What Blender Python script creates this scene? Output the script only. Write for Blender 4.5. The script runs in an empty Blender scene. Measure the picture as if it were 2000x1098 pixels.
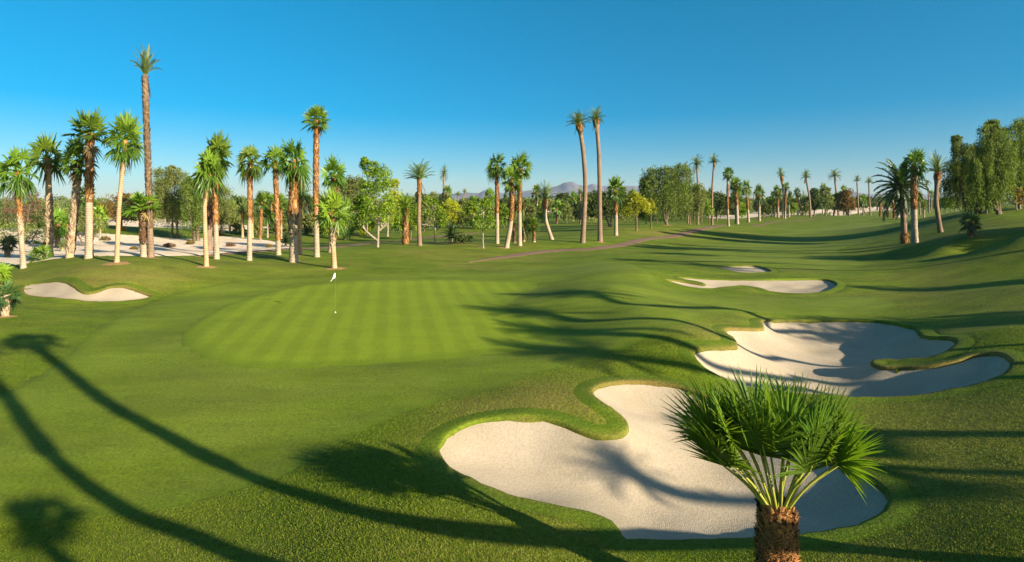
import bpy, math, random
import numpy as np
from mathutils import Vector
from mathutils.geometry import delaunay_2d_cdt

# ---------------------------------------------------------------- camera, sky, sun, exposure
SC = bpy.context.scene
COL = SC.collection
F, CX, CY, CAMZ = 1100.0, 1000.0, 395.0, 6.2      # focal length and principal point of the photograph (2000 px wide)
cam_data = bpy.data.cameras.new('camera')
cam = bpy.data.objects.new('camera', cam_data); COL.objects.link(cam)
cam_data.sensor_width = 36.0; cam_data.lens = 36.0 * F / 2000.0
cam_data.shift_y = -(549.0 - CY) / 2000.0
cam_data.clip_start = 0.1; cam_data.clip_end = 40000
cam.location = (0, 0, CAMZ); cam.rotation_euler = (math.radians(90), 0, 0)
SC.camera = cam

SUN_EL = math.radians(19.5)
SUN_H = np.array([0.806, -0.591]); SUN_H /= np.linalg.norm(SUN_H)   # horizontal direction towards the sun
SUN_AZ = math.atan2(SUN_H[0], SUN_H[1])
world = bpy.data.worlds.new('World'); SC.world = world
world.use_nodes = True
wn, wl = world.node_tree.nodes, world.node_tree.links
wn.clear()
w_out = wn.new('ShaderNodeOutputWorld'); w_bg = wn.new('ShaderNodeBackground')
w_sky = wn.new('ShaderNodeTexSky'); w_sky.sky_type = 'NISHITA'; w_sky.sun_disc = False
w_sky.sun_elevation = SUN_EL; w_sky.sun_rotation = SUN_AZ
w_sky.altitude = 200; w_sky.air_density = 1.0; w_sky.dust_density = 0.0; w_sky.ozone_density = 2.5
w_hs = wn.new('ShaderNodeHueSaturation'); w_hs.inputs['Hue'].default_value = 0.497
w_hs.inputs['Saturation'].default_value = 1.4; w_hs.inputs['Value'].default_value = 1.0
# desert air: the horizon band is bluer than the sky model's
w_tc = wn.new('ShaderNodeTexCoord'); w_sx = wn.new('ShaderNodeSeparateXYZ'); wl.new(w_tc.outputs['Generated'], w_sx.inputs[0])
w_cr = wn.new('ShaderNodeValToRGB'); wl.new(w_sx.outputs['Z'], w_cr.inputs[0])
w_cr.color_ramp.elements[0].position = 0.0; w_cr.color_ramp.elements[0].color = (.55, .65, .82, 1)
w_cr.color_ramp.elements[1].position = 0.34; w_cr.color_ramp.elements[1].color = (.55, .95, 1.0, 1)
w_mx = wn.new('ShaderNodeMix'); w_mx.data_type = 'RGBA'; w_mx.blend_type = 'MULTIPLY'; w_mx.inputs[0].default_value = 1.0
wl.new(w_sky.outputs[0], w_mx.inputs[6]); wl.new(w_cr.outputs[0], w_mx.inputs[7])
wl.new(w_mx.outputs[2], w_hs.inputs['Color'])
# out-of-view sky on the sun side, whitened and boosted as added fill
w_dot = wn.new('ShaderNodeVectorMath'); w_dot.operation = 'DOT_PRODUCT'; wl.new(w_tc.outputs['Generated'], w_dot.inputs[0]); w_dot.inputs[1].default_value = (SUN_H[0], SUN_H[1], .35)
w_mr = wn.new('ShaderNodeMapRange'); w_mr.interpolation_type = 'SMOOTHSTEP'; wl.new(w_dot.outputs['Value'], w_mr.inputs['Value']); w_mr.inputs['From Min'].default_value = .32; w_mr.inputs['From Max'].default_value = .95
w_br = wn.new('ShaderNodeMix'); w_br.data_type = 'RGBA'; w_br.blend_type = 'MULTIPLY'; w_br.inputs[0].default_value = 1.0; wl.new(w_sky.outputs[0], w_br.inputs[6]); w_br.inputs[7].default_value = (2.3, 1.9, 1.6, 1)
w_fin = wn.new('ShaderNodeMix'); w_fin.data_type = 'RGBA'; wl.new(w_mr.outputs[0], w_fin.inputs[0]); wl.new(w_hs.outputs[0], w_fin.inputs[6]); wl.new(w_br.outputs[2], w_fin.inputs[7])
wl.new(w_fin.outputs[2], w_bg.inputs['Color'])
w_bg.inputs['Strength'].default_value = 0.050
wl.new(w_bg.outputs[0], w_out.inputs['Surface'])
sun_d = bpy.data.lights.new('sun', 'SUN'); sun_d.energy = 5.0; sun_d.angle = math.radians(0.53)
sun_d.color = (1.0, 0.86, 0.66)
sun = bpy.data.objects.new('sun', sun_d); COL.objects.link(sun)
_tos = Vector((SUN_H[0] * math.cos(SUN_EL), SUN_H[1] * math.cos(SUN_EL), math.sin(SUN_EL)))
sun.rotation_euler = _tos.to_track_quat('Z', 'Y').to_euler(); sun.location = (60, -40, 60)
SC.view_settings.view_transform = 'Standard'; SC.view_settings.look = 'None'
SC.view_settings.exposure = 1.45; SC.view_settings.gamma = 1.0
SC.cycles.max_bounces = 6; SC.cycles.diffuse_bounces = 3; SC.cycles.transparent_max_bounces = 8
SC.cycles.volume_bounces = 0; SC.cycles.use_denoising = True

# ---------------------------------------------------------------- helpers
rng = np.random.default_rng(7)

def tag(o, label=None, cat=None, group=None, kind=None):
    if label: o['label'] = label
    if cat: o['category'] = cat
    if group: o['group'] = group
    if kind: o['kind'] = kind
    return o

def link(o, parent=None):
    COL.objects.link(o)
    if parent is not None: o.parent = parent
    return o

def make_mesh(name, V, faces, mats, attrs=None, smooth=True, midx=None):
    """V: Nx3; faces: list of integer arrays, each MxK (K vertices a face); attrs: {name: per-vertex floats}"""
    me = bpy.data.meshes.new(name)
    V = np.asarray(V, dtype=np.float32)
    faces = [np.asarray(f, dtype=np.int32) for f in faces if len(f)]
    me.vertices.add(len(V)); me.vertices.foreach_set('co', V.ravel())
    nl = sum(f.size for f in faces); nf = sum(len(f) for f in faces)
    me.loops.add(nl); me.polygons.add(nf)
    me.loops.foreach_set('vertex_index', np.concatenate([f.ravel() for f in faces]))
    tot = np.concatenate([np.full(len(f), f.shape[1], np.int32) for f in faces])
    st = np.concatenate([[0], np.cumsum(tot)[:-1]]).astype(np.int32)
    me.polygons.foreach_set('loop_start', st)
    me.polygons.foreach_set('use_smooth', np.full(nf, smooth))
    for m in (mats if isinstance(mats, (list, tuple)) else [mats]): me.materials.append(m)
    if midx is not None: me.polygons.foreach_set('material_index', np.asarray(midx, np.int32))
    for k, a in (attrs or {}).items():
        at_ = me.attributes.new(k, 'FLOAT', 'POINT'); at_.data.foreach_set('value', np.asarray(a, np.float32))
    me.update(calc_edges=True)
    return me

def mesh_obj(name, V, faces, mats, parent=None, attrs=None, smooth=True, midx=None):
    return link(bpy.data.objects.new(name, make_mesh(name, V, faces, mats, attrs, smooth, midx)), parent)

def empty(name, loc):
    o = bpy.data.objects.new(name, None); o.location = loc; o.empty_display_size = 0.5
    return link(o)

# ---------------------------------------------------------------- materials
class NT:
    def __init__(s, name, rough=0.9, spec=0.2):
        s.m = bpy.data.materials.new(name); s.m.use_nodes = True
        s.n, s.l = s.m.node_tree.nodes, s.m.node_tree.links
        s.b = s.n['Principled BSDF']; s.b.inputs['Roughness'].default_value = rough
        s.b.inputs['Specular IOR Level'].default_value = spec
        s.tc = s.n.new('ShaderNodeTexCoord')
    def add(s, t, **kw):
        x = s.n.new(t)
        for k, v in kw.items():
            if hasattr(x, k): setattr(x, k, v)
            else: s.set(x.inputs[k], v)
        return x
    def set(s, i, v):
        if hasattr(v, 'is_output'): s.l.new(v, i)
        elif hasattr(i.default_value, '__len__') and hasattr(v, '__len__') and len(v) == 3 and len(i.default_value) == 4: i.default_value = (*v, 1)
        else: i.default_value = v
    def vec(s, scale=(1, 1, 1), rot=0.0, src='Object'):
        mp = s.n.new('ShaderNodeMapping'); s.l.new(s.tc.outputs[src], mp.inputs['Vector'])
        mp.inputs['Scale'].default_value = scale; mp.inputs['Rotation'].default_value = (0, 0, rot)
        return mp.outputs[0]
    def noise(s, scale, detail=3, rough=.55, vec=None, dist=0.0):
        x = s.n.new('ShaderNodeTexNoise'); x.inputs['Scale'].default_value = scale
        x.inputs['Detail'].default_value = detail; x.inputs['Roughness'].default_value = rough; x.inputs['Distortion'].default_value = dist
        s.l.new(vec or s.tc.outputs['Object'], x.inputs['Vector'])
        return x.outputs['Fac']
    def ramp(s, fac, stops):
        r = s.n.new('ShaderNodeValToRGB'); s.l.new(fac, r.inputs[0]); e = r.color_ramp.elements
        e[0].position, e[0].color = stops[0][0], (*stops[0][1], 1); e[1].position, e[1].color = stops[-1][0], (*stops[-1][1], 1)
        for p, c in stops[1:-1]: k = e.new(p); k.color = (*c, 1)
        return r.outputs[0]
    def mix(s, fac, a, b, blend='MIX'):
        x = s.n.new('ShaderNodeMix'); x.data_type = 'RGBA'; x.blend_type = blend
        s.set(x.inputs[0], fac); s.set(x.inputs[6], a); s.set(x.inputs[7], b)
        return x.outputs[2]
    def math(s, op, a, b=0.0, c=0.0, clamp=False):
        x = s.n.new('ShaderNodeMath'); x.operation = op; x.use_clamp = clamp
        for i, v in zip(x.inputs, (a, b, c)): s.set(i, v)
        return x.outputs[0]
    def attr(s, name):
        x = s.n.new('ShaderNodeAttribute'); x.attribute_name = name; return x.outputs['Fac']
    def bump(s, h, dist, strength=1.0):
        x = s.n.new('ShaderNodeBump'); x.inputs['Distance'].default_value = dist; x.inputs['Strength'].default_value = strength
        s.l.new(h, x.inputs['Height']); s.l.new(x.outputs[0], s.b.inputs['Normal'])
    def color(s, c): s.set(s.b.inputs['Base Color'], c); return s.m

def grass_mat(name, lo, hi, dry, fine, bump, stripes=None, swirl=0.0, dry_amt=0.35, edge_col=None):
    t = NT(name, 0.85, 0.15)
    big = t.noise(0.13, 4, .6); sm = t.noise(fine, 4, .7)
    mid = t.math('ADD', t.math('MULTIPLY', t.noise(0.9, 4, .6), .5), t.math('MULTIPLY', t.noise(1.0, 4, .65, t.vec((.28, 1.5, 1), .25), .6), .5))
    c = t.mix(t.ramp(mid, [(.32, (0, 0, 0)), (.68, (1, 1, 1))]), lo, hi)
    d = t.math('MULTIPLY', t.ramp(big, [(.48, (0, 0, 0)), (.72, (1, 1, 1))]), dry_amt)
    d = t.math('ADD', d, t.math('MULTIPLY', t.attr('dry'), t.ramp(mid, [(.2, (.35,) * 3), (.7, (1,) * 3)])), clamp=True)
    c = t.mix(d, c, dry)
    if swirl:                                   # faint curved mowing lanes
        w = t.add('ShaderNodeTexWave', wave_type='RINGS', rings_direction='Z')
        mp = t.n.new('ShaderNodeMapping'); t.l.new(t.tc.outputs['Object'], mp.inputs['Vector'])
        mp.inputs['Location'].default_value = (11, -34, 0); t.l.new(mp.outputs[0], w.inputs['Vector'])
        w.inputs['Scale'].default_value = .11; w.inputs['Distortion'].default_value = 5; w.inputs['Detail'].default_value = 2; w.inputs['Detail Scale'].default_value = .5
        c = t.mix(t.math('MULTIPLY', w.outputs['Fac'], swirl), c, t.mix(.5, hi, (.15, .2, .03)))
    if stripes:
        ang, width, amt = stripes
        x = t.add('ShaderNodeSeparateXYZ'); t.l.new(t.vec((1, 1, 1), ang), x.inputs[0])
        s = t.math('SINE', t.math('MULTIPLY', t.math('ADD', x.outputs[0], t.math('MULTIPLY', t.noise(.35, 2), .5)), math.pi / width))
        s = t.ramp(t.math('MULTIPLY_ADD', s, .5, .5), [(.25, (0, 0, 0)), (.75, (1, 1, 1))])
        s2 = t.math('SINE', t.math('MULTIPLY', t.math('ADD', x.outputs[1], t.math('MULTIPLY', t.noise(.35, 2), .5)), math.pi / (width * 1.15)))
        s2 = t.ramp(t.math('MULTIPLY_ADD', s2, .5, .5), [(.3, (0, 0, 0)), (.7, (1, 1, 1))])
        c = t.mix(t.math('MULTIPLY', s, amt), c, [v * 1.32 for v in hi])
        c = t.mix(t.math('MULTIPLY', s2, amt * .0), c, [v * 1.25 for v in hi])
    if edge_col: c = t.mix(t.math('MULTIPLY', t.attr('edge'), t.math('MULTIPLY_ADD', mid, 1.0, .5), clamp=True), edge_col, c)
    c = t.mix(1.0, c, t.ramp(t.noise(.33, 5, .6, t.vec((.5, 1.2, 1), .2), .4), [(.3, (.90 if stripes else .70,) * 3), (.7, (1.06 if stripes else 1.14,) * 3)]), 'MULTIPLY')
    if edge_col: c = t.mix(1.0, c, t.ramp(t.attr('edge'), [(.0, (.70,) * 3), (.22, (1,) * 3)]), 'MULTIPLY')  # mow line at the rim, with the taller collar grass's shade painted in
    v = t.ramp(sm, [(.25, (.42,) * 3), (.5, (.9,) * 3), (.8, (1.35,) * 3)])
    c = t.mix(1.0, c, v, 'MULTIPLY')
    t.bump(t.math('ADD', sm, t.math('MULTIPLY', mid, .6)), bump)
    return t.color(c)

M = {}
M['rough'] = grass_mat('rough_grass', (.072, .122, .004), (.152, .202, .006), (.27, .205, .055), 9, .05)
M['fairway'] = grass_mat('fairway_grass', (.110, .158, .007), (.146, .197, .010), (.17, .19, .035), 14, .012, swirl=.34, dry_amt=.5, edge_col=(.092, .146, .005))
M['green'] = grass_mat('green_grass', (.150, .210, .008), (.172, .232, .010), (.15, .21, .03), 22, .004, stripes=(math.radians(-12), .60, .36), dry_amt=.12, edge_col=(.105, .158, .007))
M['lip'] = grass_mat('bunker_edge_grass', (.068, .125, .004), (.13, .19, .006), (.22, .15, .045), 12, .04, dry_amt=.1)

def sand_mat(name, lo, hi, rake=True, spots=0.0):
    t = NT(name, .95, .1)
    big = t.noise(.5, 4); sm = t.noise(14, 5, .7); 
    c = t.mix(t.ramp(big, [(.3, (0,) * 3), (.7, (1,) * 3)]), lo, hi)
    c = t.mix(1.0, c, t.ramp(sm, [(.25, (.78,) * 3), (.7, (1.08,) * 3)]), 'MULTIPLY')
    h = t.math('MULTIPLY', sm, .8)
    if spots:
        sp = t.ramp(t.noise(1.1, 5, .7), [(.55, (0,) * 3), (.66, (1,) * 3)])
        c = t.mix(t.math('MULTIPLY', sp, spots), c, (.22, .14, .07))
    if rake:
        w = t.add('ShaderNodeTexWave', wave_type='BANDS', bands_direction='X', Scale=11.0, Distortion=14.0, Detail=2.0)
        t.set(w.inputs['Detail Scale'], .35); t.l.new(t.vec((1, .45, 1), .5), w.inputs['Vector'])
        h = t.math('ADD', h, t.math('MULTIPLY', w.outputs['Fac'], .07))
    t.bump(h, .018)
    return t.color(c)
M['sand'] = sand_mat('bunker_sand', (.345, .286, .195), (.435, .365, .262))
M['waste'] = sand_mat('desert_sand', (.62, .49, .345), (.76, .64, .48), rake=False, spots=.55)

def plain_mat(name, a, b, scale, bump=.02, rough=.9, stretch=(1, 1, 1), src='Object', detail=4):
    t = NT(name, rough); n = t.noise(scale, detail, .65, t.vec(stretch, 0, src))
    c = t.mix(t.ramp(n, [(.3, (0,) * 3), (.7, (1,) * 3)]), a, b); t.bump(n, bump)
    return t.color(c)
M['path'] = plain_mat('path_asphalt', (.125, .075, .048), (.185, .115, .078), 3, .01)
M['soil'] = plain_mat('bare_soil', (.20, .12, .05), (.33, .20, .08), 3, .03)
M['mountain'] = plain_mat('mountain_rock', (.07, .072, .085), (.17, .145, .14), .0022, 30, detail=8)

# ---------------------------------------------------------------- terrain height
CTRL = []
def cp(px, py, z):                              # a terrain point seen at pixel (px, py) with height z
    d = (CAMZ - z) * F / (py - CY); CTRL.append(((px - CX) / F * d, d, z))
def cw(x, y, z): CTRL.append((x, y, z))
for a in [  # green and its apron
    (700, 620, 0), (520, 640, 0), (900, 640, 0), (700, 700, -.15), (480, 700, -.15), (950, 690, -.1), (1080, 660, 0), (700, 560, .15), (560, 575, .1),
    (900, 558, .15), (1040, 565, .15), (370, 660, -.1), (250, 700, -.2), (300, 620, -.1), (150, 800, -.4), (400, 830, -.4), (700, 780, -.25), (100, 950, -.55), (350, 950, -.55),
    (600, 880, -.4), (150, 640, -.05), (20, 700, -.2), (20, 800, -.4), (400, 570, .1), (30, 620, .1), (0, 600, .15), (320, 600, 0),
    # left bunker and mound
    (60, 585, -.05), (170, 592, -.15), (290, 588, -.1), (60, 552, .45), (120, 548, .85), (170, 560, .62), (235, 558, .70), (290, 574, .2), (40, 575, .1), (0, 560, .35),
    (45, 526, .9), (100, 508, 1.45), (175, 501, 1.75), (240, 503, 1.75), (300, 503, 1.5), (400, 515, 1.15), (500, 508, .9), (150, 525, 1.35), (230, 530, 1.25), (330, 545, .7), (400, 540, .7), (500, 530, .6),
    # behind the green
    (574, 513, .7), (653, 523, .55), (750, 520, .45), (620, 545, .25), (740, 484, .9), (850, 478, .85), (980, 482, .65), (900, 512, .25), (1000, 500, .2), (1090, 489, .15), (800, 500, .55),
    (1000, 540, .3), (1100, 520, .35), (1150, 500, .3), (1200, 480, .3), (1300, 462, .35), (1400, 441, .6), (1140, 473, .8), (1203, 460, .95), (1300, 439, 1.5), (1240, 450, 1.1), (1430, 440, .9),
    # middle right mounds and bunkers
    (1200, 560, 1.0), (1160, 620, .4), (1250, 600, .85), (1330, 600, .45), (1400, 605, .3), (1270, 530, 1.1), (1310, 545, .55), (1340, 572, .25), (1440, 575, .1), (1550, 585, .0), (1700, 595, .1), (1480, 610, .1), (1600, 615, .0),
    (1480, 540, .35), (1600, 540, .35), (1640, 555, .3), (1400, 515, .45), (1500, 515, .4), (1500, 536, .35), (1600, 505, .35), (1700, 520, .5),
    (1420, 650, .35), (1450, 625, .25), (1330, 660, .75), (1250, 660, .6), (1350, 700, .3), (1390, 655, .6), (1500, 625, -.1), (1700, 626, .0), (1800, 650, .25), (1865, 670, .55), (1440, 748, -.3), (1600, 772, -.35), (1750, 778, -.25), (1870, 760, .1), (1970, 712, .75), (1740, 715, -.1), (1950, 690, .85),
    # front bunker surroundings
    (860, 870, -.1), (900, 830, .1), (1000, 805, .15), (1100, 815, .05), (1200, 770, .15), (1150, 740, .15), (1050, 760, .1), (900, 790, -.1), (1250, 742, -.1), (1350, 755, -.2), (1220, 845, -.15), (870, 920, -.25), (1000, 975, -.12), (1150, 1003, -.35), (1220, 1050, -.45),
    (1350, 1062, -.5), (1500, 1058, -.5), (1650, 1040, -.45), (1738, 970, -.32), (1680, 910, -.27), (1500, 850, -.35), (1000, 1040, .15), (800, 980, .25), (750, 900, .02), (600, 1000, -.05), (900, 1090, .3), (500, 1090, -.25), (200, 1090, -.55), (0, 1090, -.75), (1300, 1095, -.3), (1550, 1095, -.1),
    # right hillside
    (1800, 1000, -.25), (1800, 800, -.1), (1850, 900, -.05), (2000, 1060, .3), (2000, 900, .32), (2000, 790, .5), (1900, 800, .18), (2000, 640, 1.15), (1920, 640, .75), (1850, 600, .45), (1900, 560, .8), (1780, 560, .3), (2000, 560, 1.5),
    (2000, 500, 2.3), (1900, 500, 1.5), (1850, 480, 2.3), (1770, 477, 1.75), (1790, 500, 1.2), (1837, 455, 2.8), (1895, 462, 3.1), (1950, 420, 4.7), (2000, 460, 3.6), (1900, 425, 4.1),
    (1700, 470, .5), (1650, 450, .4), (1550, 480, .2), (1750, 440, .7), (1600, 428, .7), (1800, 425, 1.2), (1500, 455, .3), (1300, 490, .3),
    # ground beyond, left and centre
    (30, 495, .2), (200, 485, .1), (350, 490, .1), (500, 480, .0), (250, 445, 1.5), (400, 455, .9), (100, 450, 1.3), (300, 440, 1.6), (560, 480, .1), (680, 470, .1), (620, 450, 0), (800, 455, 0), (900, 440, 0), (1000, 450, 0), (1100, 440, 0), (1050, 465, .1),
    (700, 430, 0), (500, 425, .2), (300, 425, 1.2), (120, 428, 1.2)]: cp(*a)
for a in [(72, 88, 5.0), (95, 88, 5.4), (60, 75, 3.9), (70, 60, 3.8), (45, 35, 2.6), (35, 20, 2.3), (25, 10, 1.9), (14, 4, 1.15), (8, -4, 1.6), (24, 20, 1.35), (18, 12, 1.0), (0, 0, 1.8), (0, 5, .9), (-6, 3, 1.4), (-15, 5, .3), (-25, 0, .5), (20, -15, 3), (0, -20, 2.2), (-25, -20, 1), (5, 7.6, .1),
          (60, 10, 3.6), (90, 40, 5.2), (120, 90, 4.5), (-40, 30, .3), (-60, 55, .3), (-60, 90, .3), (-40, 15, .4)]: cw(*a)
for r, n in ((170, 12), (330, 12)):
    for k in range(n):
        a = 2 * math.pi * k / n; x, y = r * math.sin(a), r * math.cos(a)
        cw(x, y, 3.0 if (r == 170 and 0 < x and y < 100 and y > -100) else 0.0)
CTRL = np.array(CTRL)
S_ = 20.0
def _kern(d2): return np.where(d2 > 0, .5 * d2 * np.log(np.maximum(d2, 1e-12)), 0.0)
def _fit():
    P = CTRL[:, :2] / S_; n = len(P)
    K = _kern(((P[:, None] - P[None]) ** 2).sum(-1)) + np.eye(n) * 0.004
    A = np.zeros((n + 3, n + 3)); A[:n, :n] = K; A[:n, n] = 1; A[:n, n + 1:] = P; A[n, :n] = 1; A[n + 1:, :n] = P.T
    return np.linalg.solve(A, np.concatenate([CTRL[:, 2], np.zeros(3)]))
TPS_W = _fit()
def base_h(x, y):
    """height of the ground before the bunkers are dug"""
    x = np.asarray(x, float); y = np.asarray(y, float); sh = x.shape; x = x.ravel(); y = y.ravel()
    out = np.zeros(len(x)); r = np.hypot(x, y - 40)
    near = np.where(r < 330)[0]
    P = CTRL[:, :2] / S_; n = len(P)
    for i in range(0, len(near), 20000):
        j = near[i:i + 20000]; q = np.stack([x[j], y[j]], 1) / S_
        d2 = (q ** 2).sum(1)[:, None] + (P ** 2).sum(1)[None] - 2 * q @ P.T
        out[j] = _kern(np.maximum(d2, 0)) @ TPS_W[:n] + TPS_W[n] + q @ TPS_W[n + 1:]
    k = np.clip((330 - r) / 130, 0, 1); k = k * k * (3 - 2 * k)
    und = .18 * np.sin(x * .045 + 1.3) * np.cos(y * .038) * np.clip((r - 60) / 80, 0, 1) * np.clip((600 - r) / 200, 0, 1)
    und = und + .32 * np.sin(x * .21 + .6 * np.sin(y * .13)) * np.cos(y * .16 + 1) * np.exp(-((x + 55) / 32) ** 2 - ((y - 95) / 24) ** 2)
    return (out * k + und).reshape(sh)

def ground_at(pts, h=None):
    """pixels of the photograph -> points on the ground they show"""
    pts = np.asarray(pts, float).reshape(-1, 2); h = h or base_h
    t = np.concatenate([np.geomspace(3.0, 1200, 900)])
    dx = (pts[:, 0] - CX) / F; dz = (CY - pts[:, 1]) / F
    X = dx[:, None] * t; Z = CAMZ + dz[:, None] * t
    g = Z - h(X, np.broadcast_to(t, X.shape))
    hit = g <= 0; i = np.where(hit.any(1), hit.argmax(1), len(t) - 1); i = np.maximum(i, 1)
    r = np.arange(len(pts)); g0, g1 = g[r, i - 1], g[r, i]
    k = np.clip(g0 / np.maximum(g0 - g1, 1e-9), 0, 1); d = t[i - 1] + k * (t[i] - t[i - 1])
    x = dx * d; return np.stack([x, d, h(x, d)], 1)

def smooth_closed(P, step, noise=0.0, closed=True):
    """Catmull-Rom through the world points, resampled"""
    P = np.asarray(P)[:, :2]; n = len(P); out = []
    for i in range(n if closed else n - 1):
        if closed: a, b, c, d = P[i - 1], P[i], P[(i + 1) % n], P[(i + 2) % n]
        else: a, b, c, d = P[max(i - 1, 0)], P[i], P[i + 1], P[min(i + 2, n - 1)]
        m = max(1, int(np.linalg.norm(c - b) / step)); t = (np.arange(m) / m)[:, None]
        out.append(.5 * ((2 * b) + (c - a) * t + (2 * a - 5 * b + 4 * c - d) * t ** 2 + (3 * b - a - 3 * c + d) * t ** 3))
    if not closed: out.append(P[-1:])
    return np.concatenate(out)

def inside(P, x, y):
    r = np.zeros(len(x), bool); x1, y1 = P[-1]
    for x2, y2 in P:
        c = ((y1 > y) != (y2 > y)); 
        if c.any(): r[c] ^= x[c] < (x2 - x1) * (y[c] - y1) / (y2 - y1) + x1
        x1, y1 = x2, y2
    return r
def edge_dist(P, x, y):
    best = np.full(len(x), 1e9); A = P; B = np.roll(P, -1, 0)
    for (ax, ay), (bx, by) in zip(A, B):
        ex, ey = bx - ax, by - ay; L = ex * ex + ey * ey + 1e-12
        t = np.clip(((x - ax) * ex + (y - ay) * ey) / L, 0, 1)
        best = np.minimum(best, (x - ax - t * ex) ** 2 + (y - ay - t * ey) ** 2)
    return np.sqrt(best)
def orient(P):
    a = np.sum(P[:, 0] * np.roll(P[:, 1], -1) - np.roll(P[:, 0], -1) * P[:, 1]); return P if a > 0 else P[::-1]

def sheet(P, step):
    """triangles filling outline P with inner points about STEP apart: (xy, faces)"""
    lo, hi = P.min(0), P.max(0)
    gx, gy = np.meshgrid(np.arange(lo[0], hi[0], step), np.arange(lo[1], hi[1], step * .87)); gx[1::2] += step / 2
    gx, gy = gx.ravel(), gy.ravel(); k = inside(P, gx, gy); gx, gy = gx[k], gy[k]
    k = edge_dist(P, gx, gy) > step * .45; pts = np.concatenate([P, np.stack([gx[k], gy[k]], 1)])
    n = len(P); r = delaunay_2d_cdt([Vector(p) for p in pts], [(i, (i + 1) % n) for i in range(n)], [list(range(n))], 1, 1e-5)
    return np.array([tuple(v) for v in r[0]]), np.array([f for f in r[2] if len(f) == 3])

BUNKER_PX = {
 'front': [(857, 880), (866, 858), (890, 838), (930, 822), (985, 814), (1040, 813), (1085, 822), (1130, 840), (1165, 850), (1200, 852), (1222, 842), (1226, 828), (1212, 810), (1185, 790), (1162, 775), (1157, 762), (1180, 750), (1230, 745), (1285, 748), (1345, 762), (1420, 795), (1490, 838), (1560, 880), (1660, 915), (1705, 938), (1732, 962), (1737, 982), (1722, 1003), (1690, 1020), (1640, 1035), (1580, 1043), (1480, 1052), (1300, 1055), (1225, 1054), (1215, 1045), (1195, 1020), (1150, 1000), (1080, 985), (1010, 972), (950, 950), (900, 925), (870, 905)],
 'large': [(1355, 692), (1360, 683), (1385, 680), (1430, 679), (1439, 670), (1431, 659), (1416, 647), (1420, 642), (1450, 642), (1485, 643), (1491, 637), (1487, 628), (1510, 626), (1600, 626), (1687, 626), (1728, 629), (1784, 640), (1803, 657), (1852, 660), (1867, 669), (1856, 681), (1830, 694), (1784, 701), (1728, 701), (1705, 705), (1704, 711), (1720, 717), (1760, 718), (1813, 715), (1869, 705), (1908, 693), (1948, 690), (1970, 702), (1974, 714), (1962, 728), (1925, 745), (1869, 759), (1813, 770), (1756, 776), (1700, 777), (1600, 772), (1500, 764), (1440, 749), (1395, 730), (1368, 710)],
 'far': [(1301, 547), (1330, 549), (1352, 553), (1378, 557), (1366, 551), (1338, 546), (1324, 543), (1346, 542), (1396, 545), (1480, 546), (1564, 545), (1612, 546), (1633, 553), (1628, 562), (1608, 570), (1580, 573), (1536, 573), (1505, 569), (1480, 562), (1450, 558), (1415, 561), (1380, 564), (1350, 561), (1325, 555)],
 'small': [(1382, 518), (1418, 520), (1466, 519), (1488, 522), (1505, 529), (1494, 532), (1452, 533), (1424, 528), (1398, 521)],
 'left': [(45, 562), (55, 555), (82, 551), (117, 549), (137, 555), (153, 566), (169, 572), (191, 569), (210, 562), (232, 559), (251, 562), (273, 570), (299, 579), (287, 583), (246, 588), (205, 589), (164, 588), (109, 582), (55, 576)],
}
BUNKER_DEPTH = {'front': .5, 'large': .65, 'far': .26, 'small': .12, 'left': .35}
BUNKERS = {k: orient(smooth_closed(ground_at(v), .18 if k in ('front', 'large') else .3)) for k, v in BUNKER_PX.items()}
LIP = .085

def bunker_d(k, x, y):
    """distance inside bunker k's edge (negative outside; only right within 3 m)"""
    P = BUNKERS[k]; d = np.full(len(x), -9.0); lo, hi = P.min(0) - 3, P.max(0) + 3
    j = np.where((x > lo[0]) & (x < hi[0]) & (y > lo[1]) & (y < hi[1]))[0]
    if len(j): d[j] = edge_dist(P, x[j], y[j]) * np.where(inside(P, x[j], y[j]), 1, -1)
    return d
def bowl(d, depth):
    t = np.clip(d / 2.6, 0, 1); return LIP + depth * (1 - (1 - t) ** 2.2)
def ground_h(x, y):
    x = np.asarray(x, float); y = np.asarray(y, float); sh = x.shape; x = x.ravel(); y = y.ravel(); z = base_h(x, y)
    for k in BUNKERS:
        d = bunker_d(k, x, y); i = d > -3
        if i.any():
            di = d[i]; z[i] += np.where(di > 0, -bowl(di, BUNKER_DEPTH[k]) - .3 * np.clip(di / .25, 0, 1), 0)
    return z.reshape(sh)

# ---------------------------------------------------------------- ground, green, fairway, bunkers, paths
DRY = [(25, 20, 0, 0, 0)]
def dry_spots(*rows):
    out = []
    for px, py, r, s in rows:
        g = ground_at([(px, py)])[0]; out.append((g[0], g[1], r, s))
    return out
DRY = dry_spots((1190, 780, 1.6, 1.0), (1080, 775, 1.7, 1.0), (960, 800, 1.6, .9), (870, 850, 1.0, .35), (1400, 660, 1.8, .45), (1340, 650, 1.2, .3), (150, 530, 4, .45), (240, 535, 4.5, .5), (330, 525, 4, .3), (60, 540, 3, .3),
    (1850, 850, 2.2, .7), (1950, 930, 2.4, .7), (1800, 940, 1.7, .65), (1900, 1060, 1.7, .6), (1700, 1075, 1.6, .5), (1920, 800, 2, .6), (1970, 870, 2, .6), (300, 1080, 2, .3), (1000, 1085, 1.6, .4), (800, 1080, 1.6, .4), (600, 1060, 1.6, .3), (900, 500, 6, .3), (1280, 455, 7, .45),
    (1980, 610, 2, .35), (1900, 640, 1.5, .3), (860, 475, 6, .3), (1900, 450, 5, .2))
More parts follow.
